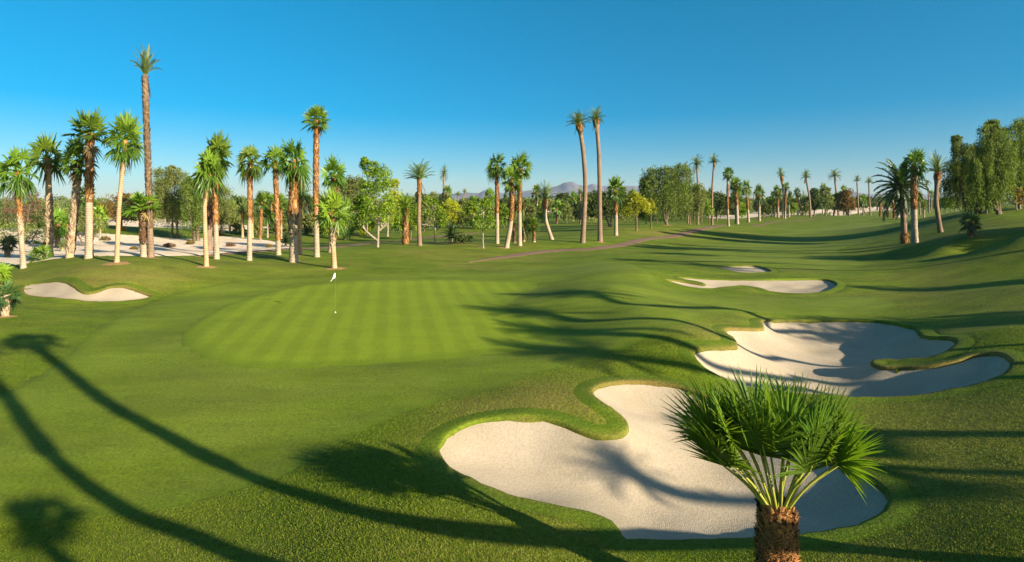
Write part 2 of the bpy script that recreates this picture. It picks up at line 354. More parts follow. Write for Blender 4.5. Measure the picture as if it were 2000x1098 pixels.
def dry_at(x, y):
    v = np.zeros(len(x))
    for a, b, r, s in DRY:
        v = np.maximum(v, s * np.exp(-((x - a) ** 2 + (y - b) ** 2) / (r * r)))
    for k in BUNKERS:
        d = bunker_d(k, x, y)
        v = np.maximum(v, np.where((d > -.5) & (d < .5), .0, 0))
    return v

N_ = 620
u = np.linspace(-1, 1, N_); gx = 16 * np.sinh(u * 6.6); gx = gx * 9000 / gx.max()
gy = 20 + gx
X, Y = np.meshgrid(gx, gy); X = X.ravel(); Y = Y.ravel()
idx = np.arange(N_ * N_).reshape(N_, N_)
quads = np.stack([idx[:-1, :-1], idx[:-1, 1:], idx[1:, 1:], idx[1:, :-1]], -1).reshape(-1, 4)
tag(mesh_obj('ground', np.stack([X, Y, ground_h(X, Y)], 1), [quads], M['rough'], attrs={'dry': dry_at(X, Y)}), kind='structure')

def grass_sheet(name, px, mat, lift, step, estep=.25, world_pts=None, soft=.6):
    P = orient(smooth_closed(world_pts if world_pts is not None else ground_at(px), estep))
    xy, f = sheet(P, step); x, y = xy[:, 0], xy[:, 1]
    e = np.clip(edge_dist(P, x, y) / .12, 0, 1)          # the cut edge sinks into the turf round it
    z = base_h(x, y) + lift * (e * 1.3 - .3)
    for k in BUNKERS:                                     # nothing of the sheet may hang over a bunker
        d = bunker_d(k, x, y); z = np.where(d > -.3, z - .06, z)
        keep = bunker_d(k, x[f].mean(1), y[f].mean(1)) < -.02; f = f[keep]
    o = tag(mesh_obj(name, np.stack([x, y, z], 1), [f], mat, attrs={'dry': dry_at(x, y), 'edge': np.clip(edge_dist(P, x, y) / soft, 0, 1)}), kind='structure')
    return o, P

APRON_PX = [(-160, 860), (-60, 800), (23, 759), (73, 732), (113, 707), (150, 673), (195, 636), (268, 600), (320, 580), (380, 565), (450, 551), (520, 545), (600, 541), (700, 539), (800, 537), (900, 532), (1000, 529), (1080, 522), (1160, 510), (1230, 515), (1270, 530), (1300, 556), (1350, 573), (1420, 574), (1500, 580), (1600, 580), (1680, 578), (1735, 585), (1752, 594), (1735, 607), (1670, 619), (1580, 620), (1480, 614), (1410, 612), (1340, 632), (1260, 664), (1180, 700), (1071, 725), (1017, 740), (981, 758), (926, 771), (854, 787), (781, 812), (727, 834), (672, 863), (600, 907), (544, 936), (499, 949), (408, 976), (317, 999), (227, 1010), (136, 1019), (0, 1019), (-200, 1000)]
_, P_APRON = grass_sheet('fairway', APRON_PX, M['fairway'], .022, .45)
GREEN_PX = [(345, 665), (355, 645), (390, 620), (450, 592), (520, 571), (600, 556), (680, 549), (760, 546), (860, 545), (960, 547), (1040, 550), (1057, 558), (1042, 570), (1012, 585), (996, 598), (1007, 609), (1050, 622), (1090, 637), (1107, 655), (1100, 667), (1060, 681), (1000, 691), (900, 702), (760, 714), (620, 723), (520, 725), (440, 719), (390, 702), (355, 683)]
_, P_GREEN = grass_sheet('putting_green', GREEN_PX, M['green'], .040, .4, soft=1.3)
_, P_FAR = grass_sheet('far_fairway', [(1290, 500), (1400, 478), (1520, 456), (1640, 440), (1740, 432), (1720, 452), (1690, 470), (1640, 490), (1692, 515), (1660, 524), (1580, 528), (1500, 514), (1400, 512), (1320, 508)], M['fairway'], .03, .9, .5)

def build_bunker(key, label):
    P = BUNKERS[key]; xy, f = sheet(P, .3); x, y = xy[:, 0], xy[:, 1]; d = edge_dist(P, x, y)
    nz = .03 * np.sin(x * 2.1 + 1.7 * np.sin(y * 1.3)) * np.cos(y * 1.9 + .8 * np.sin(x * .9)) * np.clip(d, 0, 1)
    z = base_h(x, y) - bowl(d, BUNKER_DEPTH[key]) + nz
    o = tag(mesh_obj('sand_bunker', np.stack([x, y, z], 1), [f], M['sand']), label, None, None, 'structure')
    # the turf edge that overhangs the sand: a strip with a ragged rounded lip
    T = np.roll(P, -1, 0) - np.roll(P, 1, 0); T /= np.linalg.norm(T, axis=1)[:, None] + 1e-9; Nn = np.stack([-T[:, 1], T[:, 0]], 1)  # inward
    n = len(P); prof = [(-.75, -.02, .0), (-.5, .012, .0), (-.22, .035, .15), (-.08, .040, .5), (.0, .030, .9), (.03, .0, 1.0), (.035, -.10, 1.0), (.02, -.22, 1.0)]
    jit = np.convolve(np.tile(rng.normal(0, 1, n), 3), np.ones(2) / 2, 'same')[n:2 * n]
    V, A = [], []
    for off, dz, dry in prof:
        q = P + Nn * (off + (jit * .022)[:, None] * (1 if off > -.3 else 0))
        V.append(np.stack([q[:, 0], q[:, 1], base_h(q[:, 0], q[:, 1]) + dz + (jit * .008 if -.3 < off < .03 else 0)], 1)); A.append(np.full(n, dry))
    i = np.arange(n); j = (i + 1) % n
    fq = np.concatenate([np.stack([r * n + i, r * n + j, (r + 1) * n + j, (r + 1) * n + i], 1) for r in range(len(prof) - 1)])
    side = np.clip(.55 + .45 * np.sin(i * .05 + rng.uniform(0, 6)), .1, 1)
    mesh_obj('turf_edge', np.concatenate(V), [fq], M['lip'], parent=o, attrs={'dry': np.concatenate(A) * np.tile(side, len(prof))})
    return o
build_bunker('front', 'kidney-shaped front sand bunker behind the low fan palm')
build_bunker('large', 'large raked sand bunker with a grass tongue below the right hillside')
build_bunker('far', 'long narrow sand bunker beyond the fairway tongue')
build_bunker('small', 'smallest sliver of a sand bunker on the far fairway')
build_bunker('left', 'sand bunker with a scalloped top edge in the left mound')

def ribbon(name, px, width, mat, lift, world=None, taper=9):
    P = smooth_closed(world if world is not None else ground_at(px), .8, closed=False)
    T = np.gradient(P, axis=0); T /= np.linalg.norm(T, axis=1)[:, None]; Nn = np.stack([-T[:, 1], T[:, 0]], 1)
    cols = []
    L_ = np.concatenate([[0], np.cumsum(np.linalg.norm(np.diff(P, axis=0), axis=1))]); wd = width * np.clip(np.minimum(L_ / taper, 1), .02, 1)[:, None]
    for k in np.linspace(-.5, .5, 7):
        q = P + Nn * k * wd; cols.append(np.stack([q[:, 0], q[:, 1], base_h(q[:, 0], q[:, 1]) + (lift if abs(k) < .49 else -.03)], 1))
    n = len(P); i = np.arange(n - 1)
    f = np.concatenate([np.stack([r * n + i, (r + 1) * n + i, (r + 1) * n + i + 1, r * n + i + 1], 1) for r in range(6)])
    return tag(mesh_obj(name, np.concatenate(cols), [f], mat), kind='structure')
ribbon('cart_path', [(915, 513), (945, 508), (1000, 500), (1085, 490), (1150, 487), (1200, 481), (1300, 464), (1400, 442), (1496, 437), (1560, 431), (1616, 426)], 2.1, M['path'], .05)
ribbon('cart_path', [(380, 502), (430, 497), (500, 491), (560, 487), (660, 482), (760, 472), (868, 461), (930, 455)], 2.4, M['path'], .05)

def sand_patch(px, lift=.05):
    P = ground_at(px); return grass_sheet('desert_sand', None, M['waste'], lift, 1.6, .8, world_pts=P)
sand_patch([(-60, 520), (-10, 522), (40, 518), (90, 512), (140, 506), (200, 502), (300, 501), (400, 499), (480, 492), (550, 488), (588, 484), (570, 478), (500, 466), (440, 461), (370, 466), (290, 461), (180, 455), (90, 448), (-10, 446), (-90, 470)])
sand_patch([(-20, 438), (90, 437), (215, 440), (300, 444), (420, 452), (480, 449), (540, 445), (500, 441), (440, 437), (380, 432), (290, 424), (180, 424), (60, 426)])
sand_patch([(1620, 419), (1655, 420), (1700, 413), (1770, 410), (1760, 406), (1680, 404), (1640, 408)])
sand_patch([(1440, 424), (1480, 424), (1550, 420), (1590, 419), (1640, 410), (1560, 410), (1480, 414)])
sand_patch([(1380, 425), (1430, 428), (1460, 422), (1400, 420)])
sand_patch([(1746, 425), (1775, 423), (1768, 419), (1745, 420)])
sand_patch([(870, 414), (1000, 414), (1130, 414), (1130, 411), (1000, 410), (870, 410)])

# mountains far behind, three ranges one behind the other
def fnoise(x, y, f, n=5):
    v = np.zeros_like(x); a = 1.0
    r2 = np.random.default_rng(11)
    for _ in range(n):
        p = r2.uniform(0, 6.3, 4); v += a * (1 - 2 * np.abs(np.sin(x * f + p[0] + 1.4 * np.sin(y * f * .8 + p[1])))) * .5 + a * .4 * np.sin(y * f * 1.3 + p[2] + x * f * .4)
        f *= 2.03; a *= .5
    return v
def range_(px, D, depth_w, label):
    pts = np.array([((x - CX) / F * D, (CY - y) / F * D + CAMZ) for x, y in px])
    xs = np.linspace(pts[0, 0], pts[-1, 0], 260); h = np.interp(xs, pts[:, 0], pts[:, 1])
    v = np.linspace(-1, 1, 70); XX, VV = np.meshgrid(xs, v); prof = np.clip(1 - np.abs(VV), 0, 1) ** 1.15
    nz = fnoise(XX, VV * depth_w, .0026)
    Z = h[None] * prof * (1 + .30 * nz * (1 - prof) * 2) - 6
    Z = np.where(prof > .97, h[None] * prof + nz * 5, Z)
    i = np.arange(XX.size).reshape(XX.shape)
    f = np.stack([i[:-1, :-1], i[:-1, 1:], i[1:, 1:], i[1:, :-1]], -1).reshape(-1, 4)
    tag(mesh_obj('mountains', np.stack([XX, D + VV * depth_w + nz * 20, Z], -1).reshape(-1, 3), [f], M['mountain']), label, None, None, 'structure')
range_([(700, 394), (800, 388), (875, 382), (884, 378), (915, 376), (937, 377), (946, 371), (965, 374), (990, 378), (1021, 373), (1039, 370), (1060, 368), (1090, 362), (1101, 356), (1117, 354), (1131, 361), (1146, 363), (1157, 358), (1174, 363), (1205, 362), (1236, 362), (1260, 366), (1320, 376), (1390, 385), (1462, 386), (1500, 389), (1600, 394)], 7000, 1500, 'bluish mountain range with one peak behind the palms')
range_([(1580, 393), (1630, 384), (1658, 373), (1670, 374), (1684, 378), (1697, 380), (1706, 378), (1744, 379), (1764, 374), (1777, 373), (1792, 379), (1812, 383), (1853, 384), (1950, 386), (2060, 382), (2200, 394)], 8000, 1500, 'low bluish mountains on the far right skyline')
range_([(-300, 392), (-120, 376), (0, 388), (60, 386), (200, 392), (420, 390), (560, 386), (640, 384), (760, 394)], 8200, 1500, 'faint low hills behind the left trees')

# ---------------------------------------------------------------- vegetation: materials
def leaf_mat(name, dark, light, trans=.3, rough=.5, spec=.35, old=None):
    t = NT(name, rough, spec)
    c = t.mix(t.attr('v'), dark, light)
    if old: c = t.mix(t.math('MULTIPLY', t.math('SUBTRACT', t.attr('v'), 1.0), 1.0, clamp=True), c, old)
    ob = t.add('ShaderNodeObjectInfo'); hs = t.add('ShaderNodeHueSaturation')
    t.set(hs.inputs['Color'], c); t.set(hs.inputs['Value'], t.math('MULTIPLY_ADD', ob.outputs['Random'], .35, .83))
    t.set(hs.inputs['Hue'], t.math('MULTIPLY_ADD', ob.outputs['Random'], .02, .49))
    t.set(t.b.inputs['Base Color'], hs.outputs[0])
    tr = t.n.new('ShaderNodeBsdfTranslucent'); mx = t.n.new('ShaderNodeMixShader'); mx.inputs[0].default_value = trans
    g = t.mix(1.0, hs.outputs[0], (1.25, 1.2, .45), 'MULTIPLY'); t.set(tr.inputs['Color'], g)
    out = t.n['Material Output']; t.l.new(t.b.outputs[0], mx.inputs[1]); t.l.new(tr.outputs[0], mx.inputs[2]); t.l.new(mx.outputs[0], out.inputs['Surface'])
    return t.m
M['fan'] = leaf_mat('fan_palm_leaf', (.045, .10, .010), (.18, .29, .022), .4, .42, .4, old=(.17, .11, .045))
M['fan_bright'] = leaf_mat('young_fan_palm_leaf', (.08, .15, .010), (.25, .37, .025), .35, .42, .4, old=(.30, .20, .08))
M['date'] = leaf_mat('date_palm_leaf', (.065, .11, .025), (.20, .255, .06), .25, .45, .4, old=(.28, .21, .09))
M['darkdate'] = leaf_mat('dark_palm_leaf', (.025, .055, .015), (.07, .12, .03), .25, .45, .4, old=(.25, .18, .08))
M['olive'] = leaf_mat('olive_green_foliage', (.085, .115, .022), (.22, .255, .06), .3, .6, .25)
M['dark'] = leaf_mat('dark_green_foliage', (.032, .058, .010), (.095, .135, .024), .25, .6, .25)
M['weep'] = leaf_mat('weeping_foliage', (.05, .09, .012), (.18, .24, .032), .35, .6, .25)
M['bright'] = leaf_mat('bright_green_foliage', (.07, .15, .006), (.24, .34, .016), .4, .5, .35)
M['lime'] = leaf_mat('yellow_green_foliage', (.17, .21, .006), (.42, .43, .018), .4, .5, .3)
M['gold'] = leaf_mat('golden_brown_foliage', (.12, .085, .018), (.27, .19, .04), .3, .7, .2)
M['rust'] = leaf_mat('reddish_brown_foliage', (.10, .060, .035), (.24, .15, .09), .25, .7, .2)

def trunk_mat(name, lo, hi, ring, bump, spots=None):
    t = NT(name, .9, .15)
    n = t.noise(2.2, 5, .65, t.vec((1, 1, .5))); f = t.noise(7, 4, .7, t.vec((1.6, 1.6, .5)))
    c = t.mix(t.ramp(n, [(.3, (0,) * 3), (.7, (1,) * 3)]), lo, hi)
    if not ring:                               # leaf bases: speckled, no rings
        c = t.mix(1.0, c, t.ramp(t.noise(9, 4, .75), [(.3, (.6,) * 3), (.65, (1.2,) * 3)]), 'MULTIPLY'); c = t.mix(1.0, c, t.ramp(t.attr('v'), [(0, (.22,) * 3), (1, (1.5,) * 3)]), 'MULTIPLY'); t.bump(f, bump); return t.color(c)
    w = t.add('ShaderNodeTexWave', wave_type='BANDS', bands_direction='Z', Scale=ring, Distortion=2.2, Detail=3.0)
    t.set(w.inputs['Detail Scale'], 1.6); t.l.new(t.vec(), w.inputs['Vector'])
    c = t.mix(1.0, c, t.ramp(t.math('MULTIPLY_ADD', w.outputs['Fac'], .55, t.math('MULTIPLY', f, .5)), [(.15, (.80,) * 3), (.7, (1.06,) * 3)]), 'MULTIPLY')
    t.bump(t.math('ADD', w.outputs['Fac'], f), bump); return t.color(c)
M['pale'] = trunk_mat('pale_palm_bark', (.27, .205, .135), (.42, .335, .235), 2.2, .03)
M['tan'] = trunk_mat('tan_palm_bark', (.36, .225, .115), (.48, .33, .19), 2.2, .03)
M['grey'] = trunk_mat('grey_brown_palm_bark', (.20, .135, .085), (.31, .22, .15), 2.6, .05)
M['boot'] = trunk_mat('brown_leaf_base', (.15, .066, .022), (.42, .21, .07), 0, .05)
M['bootpale'] = trunk_mat('weathered_leaf_base', (.20, .135, .075), (.52, .40, .26), 0, .05)
M['bootgrey'] = trunk_mat('grey_leaf_base', (.09, .06, .038), (.26, .175, .105), 0, .05)
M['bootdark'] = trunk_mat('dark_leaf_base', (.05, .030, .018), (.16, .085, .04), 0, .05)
M['bark'] = trunk_mat('tree_bark', (.10, .07, .045), (.20, .15, .10), 1.2, .05)
M['whitebark'] = trunk_mat('pale_tree_bark', (.19, .155, .11), (.32, .27, .20), 1.2, .02)

# ---------------------------------------------------------------- vegetation: shapes
def unit(v): return v / (np.linalg.norm(v, axis=-1, keepdims=True) + 1e-9)
class Soup:
    """collects vertices, quads and one 'v' value a vertex"""
    def __init__(s): s.V, s.Q, s.A, s.n = [], [], [], 0
    def add(s, V, Q, v):
        V = np.asarray(V, float).reshape(-1, 3); s.V.append(V); s.Q.append(np.asarray(Q, int).reshape(-1, 4) + s.n)
        s.A.append(np.broadcast_to(np.asarray(v, float), (len(V),)) if np.ndim(v) == 0 else np.asarray(v, float)); s.n += len(V)
    def mesh(s, name, mat, smooth=False):
        return make_mesh(name, np.concatenate(s.V), [np.concatenate(s.Q)], mat, {'v': np.concatenate(s.A)}, smooth)
    def obj(s, name, mat, parent=None, smooth=False): return link(bpy.data.objects.new(name, s.mesh(name, mat, smooth)), parent)

def strips(so, root, D, L, W, N, droop, v, k=3):
    """many tapering leaf segments at once; root, D (direction), N (side vector) Mx3; L, W, droop, v length M"""
    m = len(D); S = np.linspace(0, 1, k + 1); wid = np.interp(S, [0, .45, 1], [.35, 1, .06])
    pts = []
    for s_, w_ in zip(S, wid):
        c = root + D * (L * s_)[:, None]; c[:, 2] -= droop * s_ ** 2.2 * L
        pts += [c - N * (W * w_ / 2)[:, None], c + N * (W * w_ / 2)[:, None]]
    V = np.stack(pts, 1).reshape(-1, 3); b = np.arange(m)[:, None] * (2 * (k + 1))
    Q = np.concatenate([np.stack([b[:, 0] + 2 * i, b[:, 0] + 2 * i + 1, b[:, 0] + 2 * i + 3, b[:, 0] + 2 * i + 2], 1) for i in range(k)])
    so.add(V, Q, np.repeat(v, 2 * (k + 1)))

def fan_leaf(so, r, o, d, pet, rad, nseg, droop, v, tilt=.25, spread=1.85, width=1.15, petw=.025, k=3, rollv=.55):
    d = unit(np.asarray(d, float)); up = np.array([0, 0, 1.0])
    lat = np.cross(d, up); lat = unit(lat if np.linalg.norm(lat) > .05 else np.array([1.0, .2, 0]))
    roll = r.normal(0, rollv); lat = unit(lat * math.cos(roll) + np.cross(d, lat) * math.sin(roll)); hub = np.asarray(o) + d * pet; hub[2] -= pet * .08
    d2 = unit(d - np.array([0, 0, tilt])); lat = unit(lat - d2 * (lat @ d2)); nrm = np.cross(lat, d2)
    if petw:
        so.add([o - lat * petw, o + lat * petw, hub + lat * petw * .6, hub - lat * petw * .6], [[0, 1, 2, 3]], min(v + .35, 1.0))
        so.add([o - nrm * petw, o + nrm * petw, hub + nrm * petw * .6, hub - nrm * petw * .6], [[0, 1, 2, 3]], min(v + .35, 1.0))
    a = np.linspace(-spread, spread, nseg) + r.normal(0, .03, nseg)
    D = d2 * np.cos(a)[:, None] + lat * np.sin(a)[:, None] + nrm * (.16 * (1 - np.abs(a) / 3))[:, None]
    D = unit(D); side = unit(np.cross(np.broadcast_to(nrm, D.shape), D)); side = unit(side + nrm * (.45 * np.where(np.arange(nseg) % 2, 1, -1))[:, None])
    L = rad * (.72 + .28 * np.cos(a * .8)) * r.uniform(.9, 1.08, nseg); W = width * 2.1 * spread / nseg * rad * .5 * np.ones(nseg)
    strips(so, np.broadcast_to(hub, D.shape).copy(), D, L, W, side, np.full(nseg, droop) * r.uniform(.6, 1.4, nseg), np.clip(v + r.normal(0, .06, nseg), 0, 2), k)

def fan_crown(seed, n=26, nseg=13, droop=.15, lo=-.55, hi=1.4, dead=1, rad=.55):
    r = np.random.default_rng(seed); so = Soup()
    for i in range(n):
        q = (i + .5) / n; e = hi + (lo - hi) * q ** .8; az = i * 2.39996 + r.normal(0, .25)
        d = np.array([math.cos(az) * math.cos(e), math.sin(az) * math.cos(e), math.sin(e)])
        pet = r.uniform(.42, .56) * (1.0 if e < 1.1 else .85); R = rad * r.uniform(.85, 1.1)
        fan_leaf(so, r, np.zeros(3), d, pet, R, nseg, droop * (1 + .8 * q), .75 - .65 * q + r.normal(0, .15), tilt=.05 + .3 * q)
    for i in range(dead):
        az = r.uniform(0, 6.3); e = r.uniform(-1.35, -1.0)
        fan_leaf(so, r, np.zeros(3), [math.cos(az) * math.cos(e), math.sin(az) * math.cos(e), math.sin(e)], .35, .45, nseg, .3, 1.9, tilt=.2)
    return so

def frond(so, r, o, az, e0, bend, L, nl, ll, v, lift=.35, up_fold=.4, w=.05, wid=.03):
    """one feather leaf: an arching midrib with two rows of leaflets"""
    n = nl + 1; s = np.linspace(0, 1, n); e = e0 - bend * s ** 1.25
    st = np.stack([np.cos(az) * np.cos(e), np.sin(az) * np.cos(e), np.sin(e)], 1); P = np.asarray(o) + np.concatenate([[np.zeros(3)], np.cumsum((st[1:] + st[:-1]) / 2 * L / nl, 0)])
    lat = np.array([-np.sin(az), np.cos(az), 0.0]); nr = np.cross(np.broadcast_to(lat, st.shape), st) * -1
    h = w * (1 - .85 * s)[:, None] / 2
    for ax in (np.broadcast_to(lat, st.shape), nr):
        V = np.stack([P - ax * h, P + ax * h], 1).reshape(-1, 3); i = np.arange(n - 1) * 2
        so.add(V, np.stack([i, i + 1, i + 3, i + 2], 1), min(v + .3, 1.0) if v < 1.2 else v)
    i0 = max(1, int(n * .14)); root = P[i0:]; d = st[i0:]; N = nr[i0:]; prof = np.sin(np.clip((s[i0:] * .88 + .14), 0, 1) * math.pi) ** .6
    for sd in (-1, 1):
        D = unit(lat * sd * .9 + d * r.uniform(.55, .85, (len(d), 1)) + N * (up_fold + r.normal(0, .12, (len(d), 1))))
        m = len(D); LL = ll * prof * r.uniform(.85, 1.1, m); side = unit(np.cross(D, N) + .4 * N)
        strips(so, root.copy(), D, LL, np.full(m, wid), side, np.full(m, .22), np.clip(v + r.normal(0, .1, m), 0, 2), 2)

def date_crown(seed, n=40, nl=22, lo=-.45, hi=1.45, bend=1.0, ll=.24, dead=3, w=.035, wid=.034):
    r = np.random.default_rng(seed); so = Soup()
    for i in range(n):
        q = (i + .5) / n; e = hi + (lo - hi) * q; az = i * 2.39996 + r.normal(0, .3)
        frond(so, r, np.zeros(3), az, e, bend * r.uniform(.7, 1.25), r.uniform(.9, 1.12), nl, ll, np.clip(.7 - .5 * q + r.normal(0, .15), 0, 1), w=w, wid=wid)
    for i in range(dead): frond(so, r, np.zeros(3), r.uniform(0, 6.3), -.9, .5, .7, nl, ll * .8, 1.8, w=w, wid=wid)
    return so

FANS = [fan_crown(s, n, ns, dr, lo).mesh('fan_crown', M['fan']) for s, n, ns, dr, lo in ((1, 26, 13, .14, -.5), (2, 24, 13, .2, -.65), (3, 28, 13, .12, -.4), (4, 22, 13, .18, -.7), (5, 27, 13, .22, -.55), (6, 20, 13, .1, -.2), (7, 23, 12, .2, -.45), (8, 25, 14, .26, -.75), (9, 21, 13, .14, -.55), (10, 29, 12, .16, -.6))]
DATES = [date_crown(s, n, 20, lo, 1.4, b).mesh('feather_crown', M['date']) for s, n, lo, b in ((1, 36, -.35, 1.0), (2, 30, .05, .75), (3, 40, -.2, .9), (4, 26, -.1, 1.15))]
UPRIGHT = [date_crown(9, 22, 20, .5, 1.5, .8, .20).mesh('feather_crown', M['date']), date_crown(10, 28, 20, .3, 1.4, .7, .2, dead=1).mesh('feather_crown', M['date'])]
FANFAR = [fan_crown(s, 19, 7, .18, -.6, dead=1).mesh('fan_crown', M['fan']) for s in (21, 22, 23, 24)]
DATEFAR = [date_crown(s, 24, 9, lo, 1.4, .9, .24, dead=1, wid=.07, w=.05).mesh('feather_crown', M['date']) for s, lo in ((31, -.3), (32, .1), (33, -.1))]

def tube(P, R, sides, r=None, rag=.0):
    """tapering tube along points P with radii R"""
    P = np.asarray(P, float); n = len(P); T = np.gradient(P, axis=0); T = unit(T)
    a = np.arange(sides) / sides * 2 * math.pi; X = unit(np.cross(np.broadcast_to([0, 1.0, 0], T.shape), T) + 1e-6); Yv = np.cross(T, X)
    rr = np.asarray(R)[:, None] * np.ones((1, sides))
    if r is not None and rag: rr = rr * (1 + r.normal(0, rag, rr.shape))
    V = P[:, None] + X[:, None] * (np.cos(a)[None, :, None] * rr[..., None]) + Yv[:, None] * (np.sin(a)[None, :, None] * rr[..., None])
    i = np.arange(n * sides).reshape(n, sides); j = np.roll(i, -1, 1)
    Q = np.stack([i[:-1], j[:-1], j[1:], i[1:]], -1).reshape(-1, 4)
    cap = np.array([[n * sides] * 2])  # closed top
    V = np.concatenate([V.reshape(-1, 3), P[-1:] + T[-1:] * R[-1] * .3]); top = i[-1]
    Q = np.concatenate([Q, np.stack([top, np.roll(top, -1), np.full(sides, n * sides), np.full(sides, n * sides)], 1)])
    return V, Q
def tube_faces(Q):
    tri = Q[:, 2] == Q[:, 3]; return [Q[~tri], Q[tri][:, :3]]

def resample(P, m):
    P = np.asarray(P, float); n = len(P)
    if n == 2: t = np.linspace(0, 1, m)[:, None]; return P[0] + (P[1] - P[0]) * t
    out = []; k = np.linspace(0, n - 1, m)
    for q in k:
        i = min(int(q), n - 2); t = q - i; a, b, c, d = P[max(i - 1, 0)], P[i], P[i + 1], P[min(i + 2, n - 1)]
        out.append(.5 * ((2 * b) + (c - a) * t + (2 * a - 5 * b + 4 * c - d) * t ** 2 + (3 * b - a - 3 * c + d) * t ** 3))
    return np.array(out)

def boots(P, R, f0, f1, r, size, dens=1.0):
    """old leaf bases standing out of the trunk between fractions f0 and f1 of its length"""
    so = Soup(); n = len(P); L = np.linalg.norm(np.diff(P, axis=0), axis=1).sum(); rm = float(np.mean(R))
    m = int(dens * (f1 - f0) * L / (size * .55) * (2 * math.pi * rm / (size * .8))); m = min(max(m, 14), 900)
    f = f0 + (f1 - f0) * (np.arange(m) + .5) / m; x = f * (n - 1); i = np.minimum(x.astype(int), n - 2); t = (x - i)[:, None]
    C = P[i] * (1 - t) + P[i + 1] * t; rad = np.interp(x, np.arange(n), R); az = np.arange(m) * 2.39996 + r.normal(0, .2, m)
    o = np.stack([np.cos(az), np.sin(az), np.zeros(m)], 1); lat = np.stack([-np.sin(az), np.cos(az), np.zeros(m)], 1); up = np.array([0, 0, 1.0])
    s = size * r.uniform(.7, 1.3, m); out = r.uniform(.22, .6, m); b = C + o * (rad * .9)[:, None]
    tip = b + o * (s * out)[:, None] + up * s[:, None] * .85 + lat * (r.normal(0, .2, m) * s)[:, None]
    A, B = b - lat * (s * .42)[:, None], b + lat * (s * .42)[:, None]; T1, T2 = tip - lat * (s * .16)[:, None], tip + lat * (s * .16)[:, None]
    lo = b - up * (s * .25)[:, None] + o * (s * .12)[:, None]
    V = np.stack([A, B, T2, T1, lo], 1).reshape(-1, 3); k = np.arange(m) * 5
    Q = np.concatenate([np.stack([k, k + 1, k + 2, k + 3], 1), np.stack([k + 4, k + 1, k + 2, k + 3], 1), np.stack([k, k + 4, k + 3, k + 3], 1)])
    so.add(V, Q[:2 * m], np.repeat(r.uniform(.35, 1.0, m), 5)); return so

def px_world(px, py, d): return np.array([(px - CX) / F * d, d, CAMZ + (CY - py) / F * d])
NEXT = [100]
def seed():
    NEXT[0] += 1; return NEXT[0]
def base_point(px, py, d=None):
    if d is None: return ground_at([(px, py)], base_h)[0]
    x = (px - CX) / F * d; return np.array([x, d, float(base_h(x, d))])

def palm(path, top, rpx, wpx, label, kind='fan', group=None, bark='pale', boot=None, bootmat='boot', mesh=None, bulge=0, d=None, leaf=None, lean=0.0, sq=1.0, name=None, boot2=None):
    """path: trunk from base to the point where the leaves start, in pixels; top: pixel row of the crown's top; rpx, wpx: crown radius and trunk width in pixels"""
    r = np.random.default_rng(seed()); g = base_point(*path[0], d); d = g[1]; k = d / F
    path = [(path[0][0], CY + (CAMZ - g[2]) * F / d)] + list(path[1:])
    W = np.array([px_world(x, y, d) for x, y in path]); m = 10 if wpx < 5 else 26
    P = resample(W, m); s = np.linspace(0, 1, m); P[:, 1] += lean * np.sin(s * math.pi) * 1.0 * k * 20 + r.normal(0, .004, m)
    P[0, 2] -= .15; P -= g
    R = wpx * .93 * k / 2 * np.interp(s, [0, .06, .2, 1], [1.25, 1.05, .95, .82]) * (1 + r.normal(0, .02, m))
    root = empty(name or {'fan': 'fan_palm', 'date': 'date_palm'}[kind], tuple(g)); tag(root, label, 'palm tree', group)
    if bulge: R = R * (1 + .75 * np.exp(-((s - 1 + bulge) / bulge) ** 2))
    V, Q = tube(P, R, 8 if wpx < 5 else 14, r, .02 if wpx > 5 else 0); mesh_obj('trunk', V, tube_faces(Q), M[bark], root)
    for bb, bm in ((boot, bootmat), (boot2, 'bootpale')):
        if bb:
            f0, f1 = bb; sz = max(.13, wpx * k * .42); Rb = R * 1.03
            i0, i1 = int(f0 * (m - 1)), max(int(round(f1 * (m - 1))), int(f0 * (m - 1)) + 2)
            Vb, Qb = tube(P[i0:i1 + 1], Rb[i0:i1 + 1], 10, r, .05)
            so = boots(P, Rb, f0, f1, r, sz)
            V2 = np.concatenate([Vb] + so.V); qs = np.concatenate(so.Q) + len(Vb)
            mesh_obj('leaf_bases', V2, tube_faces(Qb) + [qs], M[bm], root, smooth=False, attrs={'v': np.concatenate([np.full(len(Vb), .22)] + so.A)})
    far = wpx < 5
    me = mesh or ((FANFAR if far else FANS) if kind == 'fan' else (DATEFAR if far else DATES))[int(r.integers(0, 99)) % (len(FANFAR if far else FANS) if kind == 'fan' else len(DATEFAR if far else DATES))]
    if leaf and me.materials[0].name != M[leaf].name:
        key = (me.name, leaf)
        if key not in LEAFED: LEAFED[key] = me.copy(); LEAFED[key].materials[0] = M[leaf]
        me = LEAFED[key]
    c = link(bpy.data.objects.new('crown', me), root); c.location = tuple(P[-1]); tip = path[-1][1]
    ext, hi = crown_size(me); sx = rpx * k / ext; sz = max((tip - top) * k / hi, sx * .35) * sq
    c.scale = (sx, sx * r.uniform(.9, 1.08), sz); c.rotation_euler = (r.normal(0, .07), r.normal(0, .07), r.uniform(0, 6.28))
    return root
LEAFED, SIZES = {}, {}
def crown_size(me):
    if me.name not in SIZES:
        v = np.empty(len(me.vertices) * 3, np.float32); me.vertices.foreach_get('co', v); v = v.reshape(-1, 3)
        SIZES[me.name] = (float(np.percentile(np.hypot(v[:, 0], v[:, 1]), 99.3)), float(np.max(v[:, 2])))
    return SIZES[me.name]

